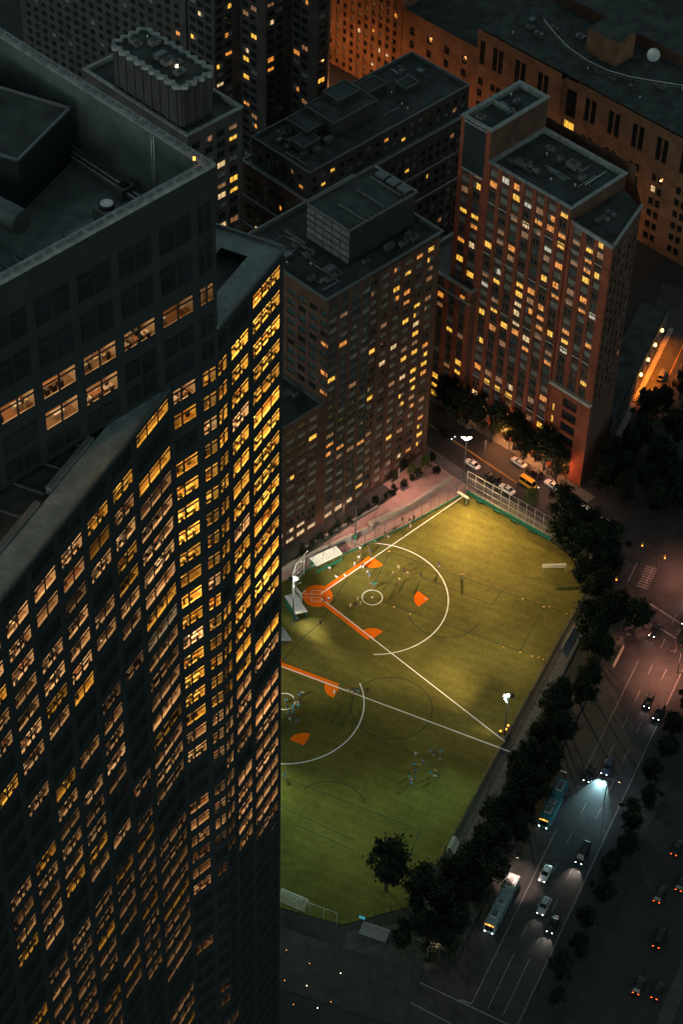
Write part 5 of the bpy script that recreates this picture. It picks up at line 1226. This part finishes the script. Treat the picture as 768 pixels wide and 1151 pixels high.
car('sedan', (85.2, 366.2), SB, 'paint_grey', 'grey car with headlights at right edge by the crossing', 'front', beam=(120, (.9, .95, 1)))
pl = 'cars on the side street below the brick tower'
S_ = lambda n, a: (lambda p: (p.x, p.y, .012))(Sp(n, a))
car('sedan', (44.9, 410.2, .012), hS+180, 'paint_white', 'white sedan parked at far kerb nearest the dark trees', None, pl)
car('sedan', (53.2, 402.3, .012), hS+180, 'paint_white', 'white sedan parked at far kerb below the brick corner', None, pl)
car('sedan', (61.2, 393.7, .012), hS+180, 'paint_white', 'white sedan, left one of a close pair at far kerb', None, pl)
car('sedan', (65.7, 389.3, .012), hS+180, 'paint_white', 'white sedan, right one of a close pair at far kerb', None, pl)
car('sedan', (33.0, 409.0, .012), hS+180, 'paint_white', 'white sedan parked behind the tall fence at its left end', None, pl)
car('sedan', (41.6, 400.2, .012), hS+180, 'paint_white', 'white sedan parked behind the middle of tall fence', None, pl)
car('van', (47.2, 402.2, .012), hS, 'paint_taxi', 'tan topped van in the near lane by the fence', 'front', pl)
car('van', (60.8, 388.8, .012), hS+4, 'paint_white', 'pale van waiting close behind the taxi at the corner', None, pl)
car('sedan', (64.6, 384.4, .012), hS, 'paint_taxi', 'yellow taxi with lights on waiting at the corner', 'both', pl, beam=(70, (1, .9, .8)))
car('suv', (38.2, 404.0, .012), hS+180, 'paint_black', 'black car between the two fence side white sedans', None, pl)
car('sedan', (56.8, 398.4, .012), hS+180, 'paint_black', 'black sedan parked between white sedans at far kerb', None, pl)
car('suv', (48.9, 406.4, .012), hS+180, 'paint_black', 'black car parked left of the brick corner sedan', None, pl)
car('suv', (26.6, 420.0, .012), hS, 'paint_black', 'dark car with headlights near the brown block corner', 'front', pl, beam=(25, (.7, .9, 1)))
car('sedan', (31.5, 424.5, .012), hS, 'paint_grey', 'grey sedan under the dark street trees, farthest left', None, pl)
car('sedan', (81.2, 438.2, .012), 69, 'paint_silver', 'silver sedan in the orange lit side street, nearer one', None, 'cars in the orange lit street'); car('suv', (84.6, 446.0, .012), 69, 'paint_grey', 'grey car in the orange lit side street, farther one', None, 'cars in the orange lit street')
nb = 'cars with red tail lights on the dark far carriageway'
NBL = [('sedan', (75.0, 290.0), 'dark sedan with red tail lights, farthest up the dark carriageway'), ('suv', (70.3, 277.5), 'dark car with red tail lights, left lane middle of dark carriageway'), ('suv', (75.2, 280.6), 'dark car with red tail lights touching the right edge'), ('van', (69.4, 266.4), 'dark van with strong red tail lights in dark carriageway'), ('sedan', (67.9, 253.6), 'dark sedan with dim tail lights, lowest on dark carriageway'), ('suv', (64.2, 254.6), 'dark car with dim tail lights beside the lowest sedan')]
for k, p, lb in NBL: car(k, p, hW, 'paint_black', lb, 'rear', nb)
def bus(p, head, label, body, L=14.6, lit=True):
    r = empty('bus', (p[0], p[1], .008), label, 'bus', 'city buses at the left kerb', RAD(head)); W, H = 1.28, 3.1
    b = MB(); b.prism([(-L/2, -W+.15), (-L/2+.15, -W), (L/2-.3, -W), (L/2, -W+.3), (L/2, W-.3), (L/2-.3, W), (-L/2+.15, W), (-L/2, W-.15)], .35, H-.15, body)
    b.prism([(-L/2+.15, -W+.2), (L/2-.3, -W+.2), (L/2-.2, 0), (L/2-.3, W-.2), (-L/2+.15, W-.2)], H-.15, H, body)
    b.build('body', r)
    for s in (-1, 1):
        for k in range(8):
            x = -L/2+1.1+k*(L-2)/8; y = s*(W+.006); q = [(x, y, 1.35), (x+1.35, y, 1.35), (x+1.35, y, 2.5), (x, y, 2.5)]; b = MB(); b.face(q if s < 0 else q[::-1], car_glass); b.build('side_window', r)
    b = MB(); b.face([(L/2+.006, -W+.35, 1.2), (L/2+.006, W-.35, 1.2), (L/2+.006, W-.35, 2.75), (L/2+.006, -W+.35, 2.75)], car_glass); b.build('windscreen', r)
    for x, l in ((-L/2+2.4, 3.0), (.8, 1.2), (L/2-3.2, 2.0)): b = MB(); b.box((x, 0, H), (l, 1.5, .28), MATS['paint_silver']); b.box((x, 0, H+.28), (l*.8, 1.1, .06), steel_m); b.build('roof_unit', r)
    for x in (-L/2+3, L/2-2.6):
        for s in (-1, 1): b = MB(); b.tube([(0, -.15, 0), (0, .15, 0)], .5, tyre_m, 14, smooth=False); o = b.build('wheel', r); o.location = (x, s*(W-.1), .5)
    for s in (-1, 1):
        b = MB(); b.tube([(L/2, s*.85, .75), (L/2+.06, s*.85, .75)], .15, HEADL, 8, smooth=False); b.build('headlight', r)
        b = MB(); b.box((L/2-.05, s*.8, H-.1), (.16, .3, .16), AMBER); b.build('marker_lamp', r)
        b = MB(); b.tube([(L/2-.1, s*W, 2.3), (L/2+.25, s*(W+.3), 2.2), (L/2+.25, s*(W+.3), 1.7)], .05, black_p, 5); b.build('mirror', r)
    b = MB(); b.box((L/2-.08, 0, H-.1), (.2, .8, .2), AMBER); b.build('destination_sign', r)
bus((36.4, 273.0), SB, 'long white bus whose rear is brightly lit, at left kerb', mat('paint_pale_teal', (.22, .29, .30), .4))
bus((48.6, 300.0), SB, 'long teal bus further up the left kerb', mat('paint_teal', (.03, .15, .18), .4), 12.8)

# ------------------------------------------------------------------ street lamps, signals
def street_lamp(p, h, arm, label, col=AMBER, energy=0, lcol=(1, .5, .2), grp='street lamps', lit=True, up=False, cone=140):
    r = empty('street_lamp', (p[0], p[1], 0), label, 'street lamp', grp)
    b = MB(); b.tube([(0, 0, 0), (0, 0, h)], [.12, .07], steel_m, 7); b.build('pole', r)
    a = Vector(arm); b = MB(); b.tube([(0, 0, h-.1), (a.x*.6, a.y*.6, h+.35), (a.x, a.y, h+.3)], .05, steel_m, 6); b.build('arm', r)
    b = MB(); b.box((a.x, a.y, h+.18), (.7, .34, .18), steel_d, atan2(a.y, a.x)); b.build('lamp_head', r)
    b = MB(); b.box((a.x, a.y, h+.08), (.5, .24, .09), col if lit else off_lens, atan2(a.y, a.x)); b.build('lamp_glass', r)
    if energy: light('street_light', 'POINT' if up else 'SPOT', (p[0]+a.x, p[1]+a.y, h-.05), energy, lcol, .25, None if up else (p[0]+a.x*1.1, p[1]+a.y*1.1, 0), cone, .6)
NIGHT = 2.1
RED = (1, .36, .22); SOD = (1, .36, .08); PINK = (1, .5, .36)
SL = [
 ((36.6, 281.5), (2.9, -1.2), 'street lamp arching over the lit rear of the white bus', 1500, (1, .66, .52)),
 ((79.5, 340.5), (-2.4, -.5), 'street lamp over the red lit lanes at the right edge', 5000, RED),
 ((66.6, 357.0), (2.4, -1), 'street lamp by the median tree at the crossing', 1800, RED),
 ((86.5, 372.5), (-2.4, -1), 'street lamp at the far right corner of the crossing', 2600, RED),
 ((57.0, 391.0), (1.5, 1.7), 'street lamp by the fence trees on the side street', 600, PINK),
 ((49.0, 400.6), (1.0, 1.4), 'street lamp behind the right part of tall fence', 600, PINK),
 ((36.0, 409.5), (-1.2, -1.6), 'street lamp behind the left part of tall fence', 650, PINK),
 ((42.5, 415.5), (-1.4, -1.4), 'street lamp among the dark trees below the brick tower', 600, SOD),
 ((30.0, 427.0), (-.5, -1.5), 'street lamp by the wing of the brick tower', 1100, SOD),
 ((56.5, 402.6), (-1.2, -1.3), 'street lamp at the brick tower corner', 150, SOD),
 ((20.5, 257.0), (1.6, 1.2), 'street lamp at the lower crossing kerb', 300, (1, .6, .45)),
 ((14.0, 399.0), (.8, -1.6), 'path lamp by the pale stone wall', 1500, PINK),
 ((0.5, 386.0), (1.0, -1.4), 'path lamp below the lit ground floor windows', 900, PINK),
 ((60.0, 302.0), (2.4, -1.0), 'dim street lamp at the median near the bright beam car', 500, (.75, .9, 1)),
]
for p, a, lb, e, c in SL: street_lamp(p, 8.5 if p[1] > 300 else 8.0, a, lb, WARMW if c[1] > .55 else AMBER, e*NIGHT, c, up=(c in (PINK, SOD) and not lb.startswith('path')), cone=80 if 'white bus' in lb else 140)
for i in range(4):
    p = V2((70.0, 421.0))+U(69)*(20.5+6.6*i)+N(69)*.02; r = empty('wall_lantern', (p.x, p.y, 5.6), 'orange wall lantern on the low dark block, %s from the street end' % ORD[i], 'lantern', 'wall lanterns along the low block')
    b = MB(); b.box((.12, -.05, .55), (.3, .3, .12), steel_d, RAD(69)); b.box((0, 0, -.1), (.06, .5, .9), steel_d, RAD(69)); b.build('bracket', r)
    b = MB(); b.tube([(.5, -.2, -.3), (.5, -.2, 0), (.5, -.2, .5)], [.3, .42, .3], LAMPA, 8); b.build('lamp_glass', r)
    light('lantern_light', 'SPOT', (p.x+1.6, p.y-.6, 6.2), (7500, 7000, 5000, 3500)[i], (1, .22, .014), .15, (p.x+2.6+i*.3, p.y-1.6, 0), 105, .9)
# lamps that wash the distant brick fronts
for i, s in enumerate((-58, -46, -36, -22, -6, 10, 26, 44, 60)):
    p = fol(H0, hH, s, -22 if s < 0 else -16); street_lamp((p.x, p.y), 11, (1.2, 1.2), 'far street lamp before the orange brick fronts, %s from the left' % ORD[i], AMBER, (3900 if i < 3 else 1100 if i < 5 else 620)*NIGHT, (1, .38, .12), 'far street lamps below the brick fronts', up=True)
for i, (s, n) in enumerate(((-34, 1), (-24, 1), (-14, 1), (-4, 1))):
    p = fol(C0, hC, s, -1.4); street_lamp((p.x, p.y), 5, (-.5, -.5), 'low lamp at the brick tower entrance front, %s from the left' % ORD[i], WARMW, 0, SOD, 'low lamps along the brick tower')
    q = fol(C0, hC, s, -2.2); light('entrance_light', 'POINT', (q.x, q.y, 5.0), (1500 if s < -10 else 500)*NIGHT, (1, .36, .12), .3)
def signal(p, label, m, h=5):
    r = empty('traffic_light', (p[0], p[1], 0), label, 'traffic light', 'traffic lights at the crossing'); b = MB(); b.tube([(0, 0, 0), (0, 0, h), (1.6, -.6, h+.2)], .08, steel_m, 6); b.build('pole', r)
    b = MB(); b.box((1.6, -.6, h-.7), (.35, .35, 1.0), paint_y); b.build('housing', r); b = MB(); b.tube([(1.6, -.8, h-.4), (1.6, -.9, h-.4)], .2, m, 8); b.build('lens', r)
for i, (x, y) in enumerate([(72.0, 378.4), (77.2, 374.4), (64.9, 366.6)]): signal((x, y), 'traffic light with amber glow at crossing, %s from the left' % ['second', 'third', 'first'][i], AMBER)

# ------------------------------------------------------------------ trees
def crown_mesh(name, seed, R, Hc, n, leaf, m, leafs=.5):
    g = random.Random(seed); b = MB(); blobs = []
    lobes = [(g.uniform(0, 2*pi), g.uniform(.25, .8)) for _ in range(6)]
    for i in range(n):
        a, q = g.choice(lobes); a += g.gauss(0, .5); rr = R*q*sqrt(g.random())*1.25; z = Hc*(.05+.95*g.random()); k = 1-.6*abs(z/Hc-.4)*1.6
        blobs.append((Vector((rr*cos(a)*k, rr*sin(a)*k, z)), R*g.uniform(.12, .30)))
    for c, r in blobs:
        for i in range(leaf):
            d = Vector((g.gauss(0, 1), g.gauss(0, 1), g.gauss(0, .8))).normalized()*r*(g.random()**.5)*(1.6 if g.random() < .15 else 1)
            p = c+d; s = leafs*g.uniform(.5, 1.15); u = Vector((g.gauss(0, 1), g.gauss(0, 1), g.gauss(0, .6))).normalized(); v = u.cross(Vector((g.gauss(0, 1), g.gauss(0, 1), g.gauss(0, 1)))).normalized()
            b.face([p-u*s*.5, p+v*s*.32, p+u*s*.5, p-v*s*.32], m)
    return b.mesh(name), blobs
TREES = []
for i in range(6):
    m = leaf_d; me, bl = crown_mesh('tree_crown', 50+i, 4.3, 6.8, 60, 95, m, .55); b = MB()
    b.tube([(0, 0, 0), (.05, .04, 2.2), (-.05, .1, 4.4), (.1, 0, 7.4)], [.24, .19, .14, .05], trunk_m, 7)
    g = random.Random(i)
    for c, r in bl[:7]: b.tube([(0, 0, 2.6+g.random()*2), (c.x*.5, c.y*.5, c.z*.6+3.0), (c.x, c.y, c.z+3.2)], [.09, .06, .02], trunk_m, 5, cap=False)
    TREES.append((me, b.mesh('tree_trunk')))
tr = random.Random(77)
def tree(p, sc, label, group=None, lit=False, name='street_tree'):
    r = empty(name, (p[0], p[1], -.02), label, 'tree', group, tr.uniform(0, 6.28), sc); cr, tk = tr.choice(TREES)
    r.scale = (sc*tr.uniform(.9, 1.1), sc*tr.uniform(.9, 1.1), sc*tr.uniform(.9, 1.12))
    o = link('crown', cr, r, (0, 0, 3.2)); link('trunk', tk, r)
    if lit: set_mat(o, 0, leaf_lit)
rows = [
 ('dark street tree in the row between field fence and highway, %s from the top', 'trees between the field and the highway', [Wp(max(t, 8.2) if -44 < a < 14 else t, a) for a, t in ((41, 9.5), (35, 6), (28, 12), (15, 12), (9, 8.5), (2, 12), (-3, 6.5), (-8, 12.5), (-11, 8), (-16, 12), (-18, 5.5), (-23, 9), (-28, 13), (-30, 6), (-35, 10), (-38, 4.5), (-42, 12), (-45, 6), (-49, 10.5), (-53, 5), (-56, 10.5), (-60, 5), (-63, 9.5), (31, 9), (20, 12.5), (12, 5.5), (5, 5), (-1, 9.5), (-13, 5.5), (-21, 12.5), (-26, 7), (-33, 6.5), (-40, 8.5))], 1.1),
 ('dark tree in the mass right of the goal, %s from the top', 'trees at the right corner of the field', [Vector(p) for p in ((54.5, 386.5, 0), (60.5, 381.5, 0), (54.8, 380, 0), (60, 374.5, 0), (65, 376, 0), (58.5, 367.5, 0), (64, 369, 0), (62, 362, 0), (57, 383, 0), (62.5, 377.5, 0), (56.8, 376.5, 0))], 1.2),
 ('dark median tree by the highway, %s from the top', 'trees on the highway median', [Wp(t, a) for a, t in ((30, 34), (23, 35), (15, 33.5), (8, 35), (0, 34), (-7, 35.5), (-14, 34), (-21, 35.5), (-28, 34), (-35, 35.5), (-42, 34), (-49, 35.5), (-56, 34), (-63, 35.5))], .8),
 ('dark street tree in front of the brick tower, %s from the left', 'trees in front of the brick tower', [Sp(n, a) for n, a in ((330.4, -27), (328.6, -22), (331, -17.5), (329.5, -12), (331.2, -6), (329.4, -1), (331, 4.5), (330, 9.5))], 1.3),
 ('dark tree on the right slope beside low dark block, %s from the left', 'trees right of the brick tower', [Vector(p) for p in ((70, 404, 0), (76, 399, 0), (73, 412, 0), (80, 408, 0), (84, 395, 0), (86, 418, 0), (88, 404, 0), (92, 388, 0), (90, 426, 0), (94, 398, 0), (97, 412, 0), (71, 396.5, 0), (66.5, 400.5, 0), (78, 392, 0), (68, 408.5, 0), (83, 401.5, 0), (76, 417, 0), (78.5, 426.5, 0), (83.5, 430.5, 0), (88.5, 437, 0))], 1.15),
 ('dark tree along the far carriageway, %s from the top', 'trees along the far carriageway', [Wp(61, a) for a in (60, 48, 36, 24, 12, 0, -12, -24)], 1.0),
]
for lb, grp, pts, sc in rows:
    for i, p in enumerate(sorted(pts, key=lambda v: -v.y) if 'from the top' in lb else sorted(pts, key=lambda v: v.x)): tree((p.x, p.y), sc*tr.uniform(.85, 1.1), lb % ORD[i], grp)
tree((70.2, 352.5), 1.15, 'big round dark tree on the kerb below the crossing'); tree((67.2, 356.5), .9, 'smaller dark tree left of the big crossing tree')
tree((12.0, 276.8), 1.6, 'big dark tree in front of the turf at the south corner'); tree((19.0, 271.5), 1.35, 'dark tree right of the big south corner tree'); tree((22.5, 263.0), 1.0, 'dark tree below the south corner pair'); tree((15.5, 262.5), .8, 'small dark tree beside the concrete steps')
tree((47.6, 394.2), .62, 'small yellowish lit tree peeking over the tall fence', None, True); tree((17.5, 404.5), .42, 'small yellow lit tree in the planter, left one', 'two lit trees by the pink path', True); tree((21.0, 407.0), .45, 'small yellow lit tree in the planter, right one', 'two lit trees by the pink path', True)
def shrub(p, sc, label): tree(p, sc, label, 'dark shrubs by the brown block', False, 'shrub')
for i in range(13):
    p = fol(B0, hB, 1.5+3.2*i, -4.4-.4*(i % 2)); tree((p.x, p.y), .24+.04*(i % 3), 'low dark shrub in the row along the brown block, %s from the left' % ORD[i], 'low shrubs along the brown block', False, 'shrub')
for i, (x, y) in enumerate(((13.0, 402.5), (15.5, 406.5), (19.2, 403.2), (22.6, 409.6), (23.6, 404.8))): shrub((x, y), .33, 'dark shrub in the planter near brown block corner, %s from the left' % ORD[i])

# ------------------------------------------------------------------ night sky
w = bpy.data.worlds.new('World'); scene.world = w; w.use_nodes = True; nt = w.node_tree
bg = nt.nodes['Background']; sky = nt.nodes.new('ShaderNodeTexSky'); sky.sky_type = 'NISHITA'; sky.sun_disc = False
sky.sun_elevation = RAD(3); sky.sun_rotation = RAD(200)
hs = nt.nodes.new('ShaderNodeHueSaturation'); hs.inputs['Saturation'].default_value = .22
nt.links.new(sky.outputs[0], hs.inputs['Color'])
mx = nt.nodes.new('ShaderNodeMix'); mx.data_type = 'RGBA'; mx.blend_type = 'MULTIPLY'; mx.inputs[0].default_value = 1; mx.inputs[7].default_value = (.74, 1.0, 1.0, 1)
nt.links.new(hs.outputs[0], mx.inputs[6]); nt.links.new(mx.outputs[2], bg.inputs[0]); bg.inputs[1].default_value = .15
s = bpy.data.lights.new('moon', 'SUN'); s.energy = .06; s.angle = RAD(10); s.color = (.8, .95, 1); so = bpy.data.objects.new('moon', s); COL.objects.link(so)
so.rotation_euler = (RAD(40), 0, RAD(200))
scene.view_settings.view_transform = 'Standard'; scene.view_settings.look = 'None'; scene.view_settings.exposure = .4; scene.view_settings.gamma = 1
scene.render.engine = 'CYCLES'; cy = scene.cycles
cy.use_denoising = True; cy.max_bounces = 6; cy.diffuse_bounces = 3; cy.glossy_bounces = 3; cy.transparent_max_bounces = 12; cy.sample_clamp_indirect = 3; cy.sample_clamp_direct = 30
cy.use_light_tree = True; cy.caustics_reflective = False; cy.caustics_refractive = False
